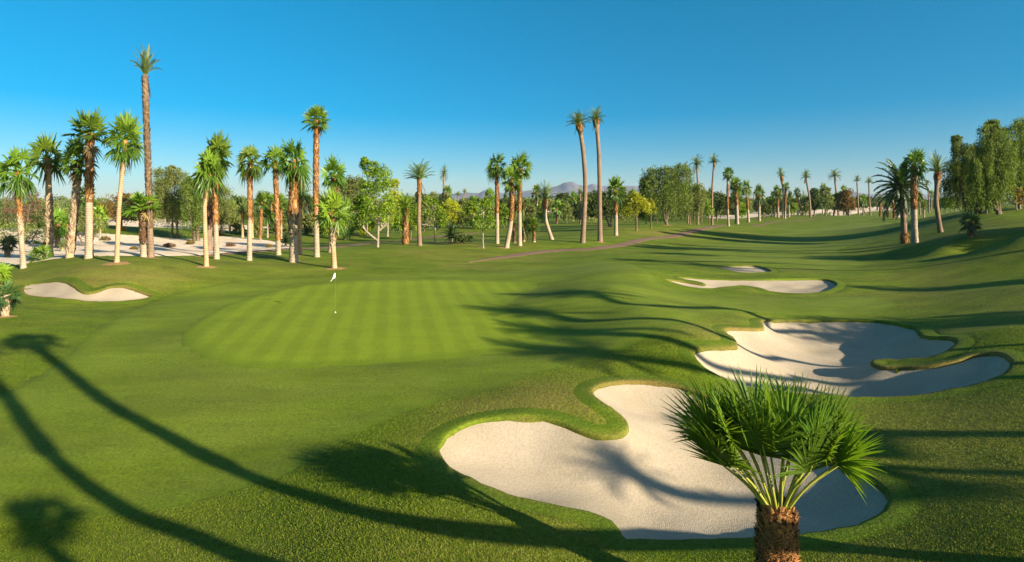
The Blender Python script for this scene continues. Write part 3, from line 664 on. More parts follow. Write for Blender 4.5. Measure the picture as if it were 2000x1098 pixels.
def foliage(so, r, blobs, size, per, weep=0.0, clumpr=.42, shell=.86, thin=1.0):
    """leaf clumps over ellipsoid blobs (centre, radii); weep > 0 hangs strands of leaves of that length from them"""
    for c, rad in blobs:
        c = np.asarray(c, float); rad = np.asarray(rad, float)
        vol = (rad[0] * rad[1] * rad[2]) ** (1 / 3); nc = max(8, int(per[0] * max(1, vol)))
        u = unit(r.normal(0, 1, (nc, 3))); u[:, 2] = np.where(u[:, 2] < -.6, -u[:, 2], u[:, 2])
        q = np.where(r.random(nc) < shell, r.uniform(.72, 1.06, nc), r.uniform(.2, .8, nc)); C = c + u * rad * q[:, None]
        nl = per[1]; cr = vol * clumpr * r.uniform(.45, 1.35, nc)
        tone = np.clip(.5 + .35 * r.normal(0, .6, nc), 0, 1)
        p = unit(r.normal(0, 1, (nc, nl, 3))) * (r.random((nc, nl, 1)) ** .5) * cr[:, None, None]; p = (C[:, None] + p).reshape(-1, 3)
        v = np.repeat(tone, nl) + r.normal(0, .14, nc * nl); m = len(p)
        if thin < 1: k = r.random(m) < thin; p, v, m = p[k], v[k], int(k.sum())
        D = unit(r.normal(0, 1, (m, 3)) + np.array([0, 0, -.2])); N = unit(np.cross(D, r.normal(0, 1, (m, 3)))); s = size * r.uniform(.6, 1.35, m)
        leafq(so, p, D, N, s, s * .55, v)
        if weep:
            ns = int(nc * 4); j = r.integers(0, nc, ns); st = C[j] + unit(r.normal(0, 1, (ns, 3))) * (cr[j] * .8)[:, None]; ln = weep * r.uniform(.35, 1.2, ns); kk = 14
            for q_ in range(kk):
                pp = st + r.normal(0, .09, (ns, 3)) - np.array([0, 0, 1.0]) * (ln * q_ / kk)[:, None]
                D = unit(r.normal(0, .35, (ns, 3)) + np.array([0, 0, -1.0])); N = unit(np.cross(D, r.normal(0, 1, (ns, 3)))); s = ln / kk * 1.25 * r.uniform(.7, 1.2, ns)
                leafq(so, pp, D, N, s, np.minimum(s * .45, size * .6), tone[j] + r.normal(0, .12, ns))
def leafq(so, p, D, N, L, W, v):
    m = len(p); h = (D * (L / 2)[:, None]); w = N * (W / 2)[:, None]
    V = np.stack([p - h, p + w - h * .1, p + h, p - w - h * .1], 1).reshape(-1, 3); k = np.arange(m) * 4
    so.add(V, np.stack([k, k + 1, k + 2, k + 3], 1), np.repeat(np.clip(v, 0, 1), 4))

def tree(base, blobs, mat, label, trunks=None, wpx=6, bark='bark', weep=0.0, size=None, per=(26, 34), name='tree', cat='tree', group=None, d=None, thin=1.0, clump=.42, depth=.85, limbs=5):
    """base pixel; blobs: (px, py, rx, ry[, depth shift in m]) of the crown; trunks: pixel polylines"""
    r = np.random.default_rng(seed()); g = base_point(*base, d); d = g[1]; k = d / F
    base = (base[0], CY + (CAMZ - g[2]) * F / d)
    B = []
    for b in blobs:
        c = px_world(b[0], b[1], d) - g; c[1] += (b[4] if len(b) > 4 else r.normal(0, .15) * b[2] * k)
        B.append((c, (b[2] * k, b[2] * k * depth, b[3] * k)))
    root = empty(name, tuple(g)); tag(root, label, cat, group)
    if trunks is None: trunks = [[base, (blobs[0][0], blobs[0][1])]]
    so = Soup(); first = True
    for tp in trunks:
        W = np.array([px_world(x, y, d) for x, y in tp]) - g
        if first: W[0] = (0, 0, -.15); first = False
        P = resample(W, 12); P[1:-1] += r.normal(0, .02, (10, 3)); s = np.linspace(0, 1, 12)
        V, Q = tube(P, wpx * k / 2 * np.interp(s, [0, .1, 1], [1.3, 1, .55]), 8); so.add(V, Q, .5)
        for i in range(limbs):
            c, rad = B[int(r.integers(0, len(B)))]; f = P[int(r.integers(6, 12))]; e = c + unit(r.normal(0, 1, 3)) * np.array(rad) * .75
            e[2] = max(e[2], f[2] * .95); V, Q = tube(resample([f, (f + e) / 2 + r.normal(0, .15, 3), e], 6), wpx * k / 2 * np.array([.5, .42, .34, .26, .18, .08]), 5); so.add(V, Q, .5)
    Q = np.concatenate(so.Q); mesh_obj('trunk', np.concatenate(so.V), tube_faces(Q), M[bark], root)
    so = Soup(); foliage(so, r, B, size or max(.16, 2.6 * k), per, weep, clump, thin=thin); so.obj('crown', M[mat], root)
    return root

# ---------------------------------------------------------------- palms and trees of the left mound
G1 = 'palms on the left mound'
palm([(46, 524), (40, 440), (34, 337)], 282, 40, 10, 'fan palm with bare white lower trunk and brown leaf bases above, leftmost on the mound', group=G1, boot=(.55, 1), boot2=(.42, .6))
palm([(97, 503), (96, 420), (94, 312)], 253, 37, 13, 'fan palm whose trunk is shaggy up to the middle and smooth tan above', group=G1, bark='tan', boot=(.88, 1), boot2=(.2, .66))
palm([(136, 503), (146, 410), (153, 318)], 264, 38, 14, 'curved fan palm with a shaggy pale trunk, behind its taller neighbour', group=G1, boot=(.75, 1), bootmat='bootdark', boot2=(.08, .8), bark='tan')
palm([(174, 504), (174, 400), (176, 266)], 206, 45, 15, 'tallest fan palm of the mound, crown ragged, upper trunk thick with brown leaf bases', group=G1, boot=(.55, 1), bulge=0)
palm([(228, 513), (233, 400), (245, 277)], 209, 37, 9, 'slim smooth tan fan palm leaning right beside a bare mulch ring', group=G1, bark='tan', boot=(.9, 1))
palm([(295, 503), (289, 330), (283, 149)], 84, 32, 11.5, 'towering date palm with a thin browned tuft of fronds', 'date', G1, bark='grey', boot=(.2, .995), bootmat='bootgrey', mesh=UPRIGHT[0], sq=1.0, leaf='date')
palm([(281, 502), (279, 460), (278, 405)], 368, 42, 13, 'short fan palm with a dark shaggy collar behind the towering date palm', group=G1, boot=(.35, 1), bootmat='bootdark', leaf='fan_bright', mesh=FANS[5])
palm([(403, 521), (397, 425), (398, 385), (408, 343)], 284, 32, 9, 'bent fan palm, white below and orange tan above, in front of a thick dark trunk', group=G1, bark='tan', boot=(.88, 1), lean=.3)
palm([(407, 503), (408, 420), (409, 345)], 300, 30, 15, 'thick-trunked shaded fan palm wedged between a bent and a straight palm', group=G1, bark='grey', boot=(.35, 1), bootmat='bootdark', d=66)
palm([(423, 506), (421, 410), (422, 312)], 247, 35, 11, 'fan palm with orange brown leaf bases, right beside the bent palm', group=G1, boot=(.36, 1))
G2 = 'palms behind the putting green'
palm([(487, 509), (488, 410), (489, 318)], 279, 29, 10, 'fan palm with white lower trunk and bulging brown foot beside the sand', group=G2, boot=(.42, 1))
palm([(544, 498), (541, 410), (537, 318)], 279, 31, 10, 'slender fan palm with leaf bases down to a short white foot', group=G2, boot=(.2, 1))
palm([(574, 512), (573, 410), (575, 318)], 264, 37, 18, 'stout fan palm with the thickest trunk behind the green', group=G2, boot=(.42, 1), boot2=(.28, .45))
palm([(586, 497), (585, 440), (586, 391)], 333, 30, 9, 'feather palm with upright fronds just right of the stout fan palm', 'date', G2, bark='tan', boot=(.8, 1), mesh=UPRIGHT[1])
palm([(619, 502), (617, 380), (618, 237)], 201, 33, 11, 'tallest fan palm behind the green, small crown on a long brown trunk', group=G2, boot=(.32, 1))
palm([(646, 493), (650, 420), (652, 345)], 296, 29, 11, 'fan palm partly hidden behind the short shaggy palm near the flag', group=G2, boot=(.5, 1))
palm([(653, 524), (650, 470), (648, 418)], 360, 37, 11, 'short fan palm with bright green crown and whitish shaggy trunk nearest the flag', group=G2, leaf='fan_bright', boot=(.72, 1), boot2=(.4, .8), bark='tan')
palm([(676, 469), (676, 430)], 378, 17, 8, 'small fan palm with a smooth trunk right of the short shaggy palm', group=G2, bark='tan', boot=(.8, 1))
palm([(508, 469), (510, 430), (511, 395)], 369, 16, 6, 'small dark-trunked fan palm between two slender palms, standing in the sand', group=G2, bark='grey', boot=(.1, 1))
palm([(474, 464), (474, 430), (474, 415)], 386, 15, 5.5, 'small palm left of the bulging-footed palm, crown dusty green', 'date', G2, bark='tan', boot=(.5, 1))
palm([(493, 465), (492, 436), (492, 424)], 405, 12, 5, 'small palm with a swollen trunk top right behind the bulging-footed palm', 'date', G2, bark='tan', boot=(.5, 1), bulge=.3)
palm([(523, 464), (523, 440), (523, 422)], 396, 14, 4.6, 'small fan palm with pale trunk and bulging top in the middle distance', group=G2, boot=(.7, 1))
palm([(549, 463), (549, 420), (548, 397)], 374, 15, 5, 'fan palm half hidden behind the slender palm', group=G2, boot=(.3, 1), d=90)
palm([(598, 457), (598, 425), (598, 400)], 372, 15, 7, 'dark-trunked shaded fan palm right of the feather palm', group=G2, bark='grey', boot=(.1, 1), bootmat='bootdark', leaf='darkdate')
palm([(558, 482), (558, 474)], 452, 13, 5, 'knee-high seedling palm in the sand beside the slender palm', 'date', G2, bark='tan')
palm([(592, 447), (592, 425)], 400, 12, 4.2, 'distant fan palm glimpsed right of the feather palm', group=G2)

G3 = 'small palms and shrubs at the left edge'
palm([(10, 618), (12, 597), (14, 579)], 546, 26, 13, 'dwarf fan palm with scaly pale trunk at the left edge below the bunker', group=G3, boot=(.05, 1), bootmat='bootpale', leaf='darkdate', mesh=FANS[3])
palm([(-6, 560), (-4, 540)], 506, 26, 8, 'bright fan palm clump cut off by the left edge', group=G3, boot=(.1, 1), leaf='fan_bright')
palm([(80, 508), (79, 500)], 474, 27, 8, 'low fan palm bush at the foot of the smooth-topped palm', group=G3, leaf='fan', mesh=FANS[1])
palm([(14, 503), (16, 475), (18, 478)], 455, 18, 10, 'leaning dark dwarf palm in the scrub at the left', group=G3, bark='grey', leaf='darkdate')
palm([(112, 487), (112, 450), (112, 437)], 403, 25, 9, 'squat fan palm with bulging trunk between two shaggy palms', group=G3, bark='grey', boot=(.3, 1), leaf='fan', d=75)
palm([(133, 489), (133, 460), (133, 440)], 415, 18, 8, 'short orange-trunked palm tucked behind the curved palm', group=G3, bark='tan', boot=(.1, 1), d=72)
palm([(171, 470), (171, 420), (170, 388)], 360, 20, 4, 'fan palm with a round dark crown behind the tallest mound palm', group=G3, d=90)
palm([(196, 462), (195, 425)], 398, 20, 4.5, 'bright low fan palm beside the golden brown tree', group=G3, leaf='fan_bright', d=88)
palm([(122, 492), (122, 482)], 466, 11, 5, 'spiky seedling palm in the sand below the squat palm', 'date', G3, bark='tan', d=68)

tree((45, 497), [(35, 400, 22, 30), (52, 385, 17, 26), (28, 425, 22, 20), (60, 420, 20, 28), (48, 365, 8, 12), (68, 392, 9, 14)], 'rust', 'reddish brown half-bare tree behind the leftmost palm', [[(45, 497), (45, 420)], [(45, 490), (58, 400)]], 4, size=.22, thin=.62, group=None, d=95)
tree((80, 470), [(76, 424, 22, 24), (92, 432, 18, 22), (65, 440, 18, 22)], 'dark', 'dark green tree behind the left scrub', wpx=4, d=105)
tree((35, 500), [(20, 462, 26, 28), (50, 465, 30, 30), (70, 470, 22, 26), (5, 480, 24, 20)], 'olive', 'olive green desert bush with thin leaning stems at the left edge', [[(35, 500), (20, 460)], [(40, 500), (55, 460)], [(45, 500), (70, 455)]], 3, size=.22, name='desert_bush', cat='bush', d=80, per=(22, 26), thin=.8)
tree((165, 490), [(165, 440, 26, 30), (185, 450, 22, 28), (150, 452, 16, 24)], 'olive', 'olive green bush with crooked stems in the sand behind the tallest mound palm', [[(158, 490), (150, 455)], [(165, 490), (172, 450)], [(172, 488), (190, 450)]], 3, size=.22, name='desert_bush', cat='bush', d=78, per=(22, 26), thin=.85)
tree((236, 460), [(236, 408, 28, 26), (255, 420, 18, 24), (215, 424, 20, 18), (240, 390, 14, 12)], 'gold', 'golden brown rounded tree standing on the white sand', [[(236, 460), (238, 420)]], 5, size=.25, d=100)
tree((205, 450), [(208, 415, 14, 20), (196, 425, 12, 16)], 'gold', 'smaller golden shrub left of the golden brown tree', wpx=3, size=.25, d=108, name='shrub', cat='shrub')
tree((336, 468), [(330, 375, 24, 34), (318, 352, 16, 22), (348, 356, 22, 22), (325, 415, 34, 34), (350, 410, 28, 38), (310, 395, 18, 34), (340, 335, 14, 10)], 'olive', 'large feathery olive green tree in front of the far sand', [[(336, 468), (337, 420), (335, 380)], [(347, 466), (346, 430)]], 4, size=.24, weep=2.2, d=92)
tree((387, 474), [(382, 395, 24, 46), (368, 372, 16, 26), (395, 380, 18, 30), (385, 430, 26, 24)], 'weep', 'dark weeping tree with a stout trunk left of the bent palm', [[(387, 474), (385, 440), (380, 400)], [(381, 470), (375, 420)]], 8, size=.24, weep=2.5, d=88)
tree((432, 464), [(432, 395, 22, 36), (446, 420, 16, 30), (425, 430, 20, 24), (428, 375, 12, 16)], 'olive', 'grey green drooping tree right of the orange brown palm', [[(432, 464), (433, 425)], [(450, 462), (448, 430)]], 5, size=.24, weep=2.2, d=98)
tree((30, 470), [(30, 440, 60, 16), (-40, 438, 50, 20), (90, 446, 30, 12)], 'dark', 'low dark hedge of scrub far behind the left palms', wpx=3, d=140, name='hedge', cat='hedge', size=.5)

# ---------------------------------------------------------------- middle: broadleaf trees, dates and fan palms
G4 = 'palms in the middle distance'
tree((738, 483), [(722, 335, 16, 24), (740, 352, 22, 26), (715, 385, 16, 34), (740, 392, 30, 40), (728, 425, 30, 22), (712, 318, 8, 10), (700, 405, 12, 22)], 'bright', 'vivid green broadleaf tree with a pointed top and pale trunk', [[(738, 483), (739, 440), (738, 390)], [(738, 470), (718, 455), (708, 440)], [(738, 452), (755, 438)]], 5, 'whitebark', size=.26, per=(30, 30), d=None)
tree((757, 462), [(764, 378, 16, 26), (770, 402, 16, 26), (757, 420, 20, 26), (772, 362, 8, 10)], 'lime', 'yellowing green broadleaf tree right behind the vivid one', [[(757, 462), (758, 430), (762, 395)]], 4, 'whitebark', size=.28, per=(28, 28))
tree((684, 468), [(682, 395, 18, 34), (672, 380, 16, 22), (697, 380, 18, 24), (690, 360, 20, 14)], 'olive', 'feathery olive tree behind the vivid green tree', [[(684, 468), (684, 420)]], 4, size=.3, weep=2, d=105)
tree((802, 470), [(803, 438, 16, 22), (810, 428, 12, 18)], 'bright', 'low rounded green bush between the thick palm and the curving date palm', wpx=3, size=.28, name='bush', cat='bush', d=92)
palm([(792, 477), (792, 440), (792, 410)], 368, 27, 12, 'short palm with a thick scaly orange brown trunk', 'date', G4, bark='grey', boot=(.02, 1), mesh=DATES[2], leaf='fan_bright')
palm([(820, 480), (818, 430), (819, 390), (819, 352)], 308, 37, 9, 'date palm with a wide V-shaped crown on a slightly curving trunk', 'date', G4, bark='grey', boot=(.75, 1), mesh=UPRIGHT[1], sq=1.05)
tree((850, 476), [(846, 405, 16, 16), (838, 425, 12, 16), (858, 420, 12, 16), (842, 395, 10, 10)], 'bright', 'thin white-stemmed sapling with sparse leaves and one low side branch', [[(850, 476), (849, 435), (845, 400)], [(849, 445), (835, 440), (824, 438)]], 2.6, 'whitebark', size=.25, per=(20, 20), thin=.6, name='sapling')
palm([(863, 428), (866, 385), (867, 341)], 318, 11, 4.6, 'thin tall date palm with a tiny crown right of the wide V-shaped one', 'date', G4, bark='grey')
palm([(872, 428), (873, 390), (873, 378)], 359, 12, 4.6, 'fan palm directly beside the thin tall date palm', group=G4, boot=(.4, 1))
palm([(883, 476), (883, 466)], 424, 24, 7, 'low dark feather palm spreading from the ground beside a round shrub', 'date', G4, bark='grey', leaf='darkdate', mesh=DATES[1])
def shrub(px, py, rx, ry, mat, label, **kw):
    return tree((px, py), [(px - rx * .4, py - ry * .5, rx * .6, ry * .6), (px + rx * .35, py - ry * .45, rx * .65, ry * .55), (px, py - ry * .7, rx * .5, ry * .5)], mat, label, wpx=2, name='shrub', cat='shrub', **kw)
shrub(904, 476, 19, 15, 'dark', 'round dark shrub beside the low dark feather palm', size=.2)
tree((944, 485), [(947, 415, 16, 24), (942, 440, 18, 20), (957, 440, 12, 18), (948, 398, 9, 12)], 'bright', 'young light green tree with a thin pale stem left of the three tall palms', [[(944, 485), (943, 450), (945, 415)]], 3, 'whitebark', size=.24, per=(24, 22), thin=.75, name='sapling')
palm([(971, 476), (971, 400), (970, 324)], 294, 24, 8, 'left and straightest palm of the three tall fan palms', group=G4, boot=(.42, 1))
palm([(989, 484), (997, 440), (1000, 400), (998, 353)], 318, 23, 10, 'leaning white-footed palm in the middle of the three tall fan palms', group=G4, boot=(.4, 1))
palm([(1015, 480), (1015, 400), (1016, 331)], 289, 27, 9, 'right and tallest palm of the three tall fan palms', group=G4, boot=(.42, 1))
palm([(1005, 474), (1004, 455), (1003, 440)], 408, 19, 7, 'shaggy low palm hidden between the three tall fan palms', 'date', G4, bark='grey', boot=(.1, 1), bootmat='bootdark')
palm([(1023, 472), (1023, 440)], 395, 17, 7, 'pale-trunked palm half hidden behind the tallest of the three', 'date', G4, bark='tan', boot=(.1, 1))
palm([(1043, 473), (1043, 455), (1042, 441)], 421, 15, 6.5, 'stubby fan palm with a round crown and scaly trunk on the open grass', group=G4, boot=(.1, 1))
palm([(1078, 468), (1066, 430), (1064, 405), (1065, 391)], 350, 23, 8, 'date palm with a curved leaning foot and brown shaggy neck', 'date', G4, bark='pale', boot=(.62, 1), bulge=.22, mesh=UPRIGHT[1])
palm([(1050, 424), (1049, 395), (1048, 376)], 357, 13, 4, 'fan palm just behind the leaning date palm', group=G4, boot=(.5, 1))
palm([(1088, 437), (1088, 418), (1088, 408)], 386, 13, 4.6, 'small palm alone on the lawn right of the leaning date palm', group=G4, boot=(.1, 1))
palm([(1138, 474), (1143, 366), (1138, 288), (1130, 243)], 211, 29, 10, 'tall date palm with a curving trunk, left of the twin pair', 'date', G4, bark='grey', boot=(.86, 1), bulge=.07, mesh=DATES[1])
palm([(1172, 472), (1171, 366), (1169, 290), (1164, 236)], 204, 21, 9.5, 'tall straight date palm, right of the twin pair', 'date', G4, bark='grey', boot=(.93, 1), bulge=.06, mesh=DATES[1])
palm([(1203, 460), (1203, 410), (1202, 372)], 339, 21, 8, 'fan palm with a reddish trunk standing just right of the twin date palms', group=G4, boot=(.42, 1))
tree((1243, 451), [(1240, 400, 20, 20), (1228, 410, 18, 18), (1256, 408, 16, 18), (1243, 385, 12, 10)], 'lime', 'yellow green broadleaf tree in front of the dark weeping tree', [[(1243, 451), (1243, 425), (1241, 400)]], 4, size=.28, per=(28, 30))
tree((1272, 446), [(1272, 412, 10, 16), (1268, 400, 10, 12)], 'lime', 'slim yellow green tree behind the yellow green broadleaf', [[(1272, 446), (1271, 420)]], 3, size=.28)
tree((1191, 443), [(1172, 402, 22, 20), (1188, 392, 18, 16), (1165, 415, 16, 16), (1195, 410, 16, 18)], 'dark', 'nearly black rounded tree behind the twin date palms', [[(1191, 443), (1184, 425), (1175, 405)], [(1192, 443), (1195, 420)]], 4, size=.35, per=(30, 30))
tree((1302, 439), [(1275, 350, 20, 22), (1302, 348, 22, 22), (1332, 348, 20, 26), (1290, 385, 32, 30), (1320, 385, 26, 30), (1262, 365, 12, 22)], 'weep', 'big weeping tree with several dark trunks on the grass mound', [[(1300, 439), (1294, 410), (1285, 380)], [(1302, 439), (1306, 405), (1318, 370)], [(1301, 436), (1300, 400)]], 5, size=.32, weep=3.4, per=(26, 30))
tree((1348, 428), [(1345, 385, 28, 24), (1360, 378, 16, 18), (1330, 400, 18, 20), (1362, 402, 12, 16)], 'olive', 'spreading dark green weeping tree right of the big one', [[(1348, 428), (1346, 410)], [(1356, 428), (1356, 405)]], 3.5, size=.34, weep=3.0, d=128)
palm([(1344, 415), (1342, 360), (1340, 335)], 312, 12, 4.5, 'date palm with only its crown rising above the big weeping tree', 'date', G4, bark='grey', d=170)
palm([(1363, 425), (1363, 370), (1361, 322)], 300, 15, 4.8, 'tall date palm with a spread crown right of the big weeping tree', 'date', G4, bark='grey', d=150, mesh=DATES[3])
palm([(1391, 425), (1391, 370), (1395, 318)], 298, 14, 4.8, 'tall curving date palm between the weeping trees and the far fan palms', 'date', G4, bark='grey', boot=(.9, 1), d=150)
palm([(1423, 442), (1421, 390), (1422, 340)], 324, 13, 4.6, 'slim fan palm with a small flat crown at the end of the cart path', group=G4, boot=(.35, .75))
palm([(1440, 437), (1439, 400), (1437, 362)], 343, 15, 6, 'fan palm crown rising above the fat-trunked palm', group=G4, boot=(.5, 1), d=168)
palm([(1439, 436), (1439, 410), (1438, 387)], 363, 16, 8, 'fat-trunked fan palm with brown upper trunk on the far mound', group=G4, boot=(.48, 1))
palm([(1462, 434), (1460, 400), (1458, 368)], 347, 13, 5, 'fan palm with a thin reddish trunk right of the fat-trunked palm', group=G4, boot=(.38, 1))
G5 = 'palms on the far side of the course'
palm([(1483, 432), (1483, 400), (1483, 382)], 355, 13, 5, 'fan palm with a white foot at the left of the far cluster', group=G5, boot=(.45, 1))
palm([(1470, 403), (1472, 390), (1473, 379)], 372, 4.5, 2, 'tiny leaning palm against the hazy mountains', 'date', G5, bark='grey', d=420)
palm([(1514, 424), (1513, 400), (1512, 388)], 370, 12, 4.4, 'shorter fan palm of the far cluster, left of its neighbour', group=G5, boot=(.4, 1))
palm([(1520, 425), (1519, 395), (1518, 376)], 359, 12, 4.4, 'taller fan palm of the far cluster', group=G5, boot=(.4, 1))
palm([(1529, 427), (1530, 380), (1526, 344)], 323, 10, 4.4, 'tall leaning date palm with a knobbed neck in the far cluster', 'date', G5, bark='tan', boot=(.8, .97), bulge=.12)
palm([(1533, 427), (1534, 390), (1535, 365)], 353, 8, 4, 'narrow fan palm directly behind the leaning date palm', group=G5, boot=(.3, 1))
palm([(1541, 424), (1541, 395)], 368, 8, 3.4, 'dark fan palm right of the leaning date palm', group=G5)
palm([(1558, 420), (1558, 395), (1557, 378)], 364, 10, 4, 'fan palm left of the curving date palm on the far fairway edge', group=G5, boot=(.4, 1))
palm([(1567, 418), (1567, 395)], 368, 10, 3.4, 'greyish feather palm close behind the far fan palm', 'date', G5)
palm([(1583, 424), (1581, 388), (1574, 347)], 328, 11, 4.4, 'curving date palm leaning left over the far fairway edge', 'date', G5, bark='grey', mesh=DATES[1])
palm([(1607, 418), (1607, 390), (1607, 368)], 355, 7.5, 3, 'slim fan palm in front of a dark tree clump', group=G5)
palm([(1616, 418), (1616, 395)], 376, 8, 3, 'stubby feather palm at the right side of the dark tree clump', 'date', G5)
palm([(1638, 421), (1634, 384), (1630, 344)], 329, 14, 4.2, 'date palm with a wide flat crown leaning left above the olive trees', 'date', G5, bark='grey', mesh=DATES[3])
palm([(1648, 420), (1648, 395), (1648, 374)], 359, 9, 3.2, 'fan palm right of the wide flat-crowned date palm', group=G5)
palm([(1654, 420), (1654, 411)], 397, 10, 5, 'squat dark palm on the far sand edge', 'date', G5, bark='grey', leaf='darkdate')
palm([(1631, 418), (1631, 409)], 400, 7, 3.5, 'tiny squat palm at the left end of the far sand', 'date', G5, bark='grey', leaf='darkdate')
palm([(1677, 420), (1675, 380), (1674, 354)], 340, 9, 3.2, 'thin date palm, left of the far matching pair', 'date', G5, bark='grey', mesh=DATEFAR[1])
palm([(1700, 421), (1698, 385), (1697, 357)], 344, 9, 3.2, 'thin date palm, right of the far matching pair', 'date', G5, bark='grey', mesh=DATEFAR[1])
palm([(1686, 421), (1686, 393)], 377, 9, 3.2, 'low fan palm between the far matching pair', group=G5, bark='grey')
palm([(1719, 423), (1719, 402), (1718, 392)], 374, 12, 4, 'left one of three feather palms in a row beside the far lawn', 'date', G5, boot=(.1, .7))
palm([(1734, 425), (1733, 402), (1733, 391)], 372, 12, 4, 'middle one of three feather palms in a row beside the far lawn', 'date', G5, boot=(.1, .7))
palm([(1746, 427), (1745, 402), (1743, 391)], 371, 11, 4, 'right one of three feather palms in a row beside the far lawn', 'date', G5, boot=(.1, .7))
tree((1590, 417), [(1592, 385, 10, 16), (1600, 400, 14, 14), (1583, 402, 12, 14)], 'dark', 'dark rounded tree clump in the far middle of the course', wpx=3, size=.6, d=230)
tree((1612, 415), [(1612, 382, 10, 16), (1618, 395, 12, 16)], 'olive', 'grey green tree right of the dark clump', wpx=3, size=.6, d=240)
tree((1628, 418), [(1630, 400, 14, 16), (1640, 392, 12, 16)], 'olive', 'olive tree behind the wide flat-crowned date palm', wpx=3, size=.6, d=245)
tree((1658, 418), [(1656, 392, 12, 22), (1648, 404, 10, 12), (1662, 402, 8, 14)], 'gold', 'brownish green tree above the far sand', wpx=3, size=.6, d=240)
tree((1690, 412), [(1682, 396, 12, 12), (1694, 398, 10, 12), (1670, 400, 8, 10)], 'dark', 'dark tree behind the far matching pair of palms', wpx=3, size=.7, d=300)
tree((1386, 428), [(1384, 412, 9, 15), (1380, 402, 7, 12)], 'bright', 'small light green tree beside the tall curving date palm', wpx=2.5, size=.35, d=150)
tree((1400, 422), [(1400, 395, 16, 18), (1412, 400, 14, 16), (1385, 392, 12, 16)], 'dark', 'dark green tree block behind the tall curving date palm', wpx=3, size=.5, d=190)
tree((1370, 418), [(1372, 392, 14, 18), (1360, 400, 12, 14)], 'olive', 'rounded olive tree between two tall date palms', wpx=3, size=.5, d=185)

# ---------------------------------------------------------------- right hillside
G6 = 'palms at the foot of the right hillside'
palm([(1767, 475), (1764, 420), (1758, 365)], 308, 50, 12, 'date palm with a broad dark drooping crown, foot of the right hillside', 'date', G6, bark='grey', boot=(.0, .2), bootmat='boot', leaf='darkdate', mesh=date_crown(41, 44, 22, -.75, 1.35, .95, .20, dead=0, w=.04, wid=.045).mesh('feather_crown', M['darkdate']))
palm([(1787, 475), (1785, 400), (1785, 328)], 284, 29, 12, 'fan palm with orange leaf bases beside the broad drooping date palm', group=G6, bark='pale', boot=(.44, 1))
palm([(1837, 454), (1829, 400), (1829, 370), (1832, 338)], 291, 22, 9, 'leaning date palm with a grey ringed trunk and upright fan of fronds', 'date', G6, bark='grey', boot=(.85, 1), bulge=.1, mesh=UPRIGHT[1])
palm([(1895, 462), (1895, 448), (1895, 436)], 411, 21, 9, 'dwarf fan palm with a stubby scaly trunk alone on the hillside', group=G6, bark='grey', boot=(.05, 1), leaf='darkdate', mesh=FANS[3])
palm([(1815, 416), (1814, 385), (1810, 360)], 348, 7, 2.6, 'far bent date palm right of the orange-based fan palm', 'date', G5, bark='grey')
palm([(1819, 412), (1819, 392), (1819, 380)], 369, 7, 2.6, 'far low fan palm under the bent date palm', group=G5, bark='grey')
palm([(1834, 412), (1834, 375)], 356, 6, 2.2, 'far thin date palm right of the leaning ringed palm', 'date', G5, bark='grey')
palm([(1772, 421), (1770, 385), (1768, 366)], 355, 8, 2.6, 'far thin palm seen between the broad drooping palm and its neighbour', 'date', G5, bark='grey')
palm([(1797, 420), (1796, 400), (1795, 384)], 372, 8, 2.8, 'far palm just right of the orange-based trunk', group=G5, bark='grey')
palm([(1805, 425), (1805, 405)], 386, 9, 2.8, 'far feather palm on the lawn right of the orange-based palm', 'date', G5)
G7 = 'weeping trees on the right hill'
def domes(px, py, r, n, sd):
    q = np.random.default_rng(sd); return [(px + q.normal(0, .55) * r, py + q.uniform(-.15, 1.1) * r * 1.5, r * q.uniform(.4, .65), r * q.uniform(.25, .4)) for _ in range(n)]
tree((1908, 418), [(1880, 292, 20, 12), (1900, 300, 22, 14), (1866, 330, 21, 15), (1898, 325, 25, 17), (1918, 318, 20, 15), (1880, 350, 25, 15), (1912, 352, 22, 15), (1856, 362, 14, 12), (1868, 272, 10, 7), (1925, 352, 17, 14)] + domes(1890, 330, 30, 6, 3), 'weep', 'leftmost weeping tree on the hill, strands hanging to its pale trunks', [[(1904, 416), (1903, 370), (1895, 320)], [(1916, 424), (1915, 380), (1912, 340)]], 6.5, size=.17, weep=3.4, group=G7, per=(30, 34), clump=.38)
tree((1950, 419), [(1932, 252, 18, 10), (1946, 266, 22, 15), (1930, 288, 21, 17), (1958, 292, 22, 17), (1938, 325, 25, 19), (1966, 325, 20, 17), (1950, 345, 28, 15), (1922, 300, 13, 12), (1940, 240, 11, 6)] + domes(1945, 300, 34, 6, 4), 'weep', 'tallest weeping tree in the middle of the hill group', [[(1948, 420), (1944, 390), (1935, 340)], [(1952, 418), (1950, 370), (1955, 320)], [(1945, 410), (1930, 385)]], 7, size=.17, weep=3.6, group=G7, per=(30, 34), clump=.38)
tree((1992, 408), [(1982, 254, 21, 14), (2000, 246, 22, 14), (1974, 290, 18, 15), (1998, 290, 22, 17), (2014, 300, 22, 20), (1984, 325, 24, 17), (2040, 280, 31, 34), (2008, 340, 22, 17)] + domes(1998, 290, 36, 6, 5), 'weep', 'weeping tree at the right edge with light green hanging strands', [[(1992, 408), (1990, 370), (1988, 320)], [(2010, 408), (2012, 350)]], 6, size=.17, weep=3.6, group=G7, per=(30, 34), clump=.38)
tree((1927, 417), [(1928, 390, 14, 16), (1938, 398, 12, 14)], 'bright', 'sunlit low shrub between the trunks of the weeping trees', [[(1927, 417), (1925, 398)]], 4, size=.25, weep=1.5, name='shrub', cat='shrub')
tree((1847, 412), [(1846, 398, 9, 12), (1856, 402, 9, 9)], 'bright', 'small bright green bush left of the hill weeping trees', wpx=2, size=.35, name='bush', cat='bush', d=150)
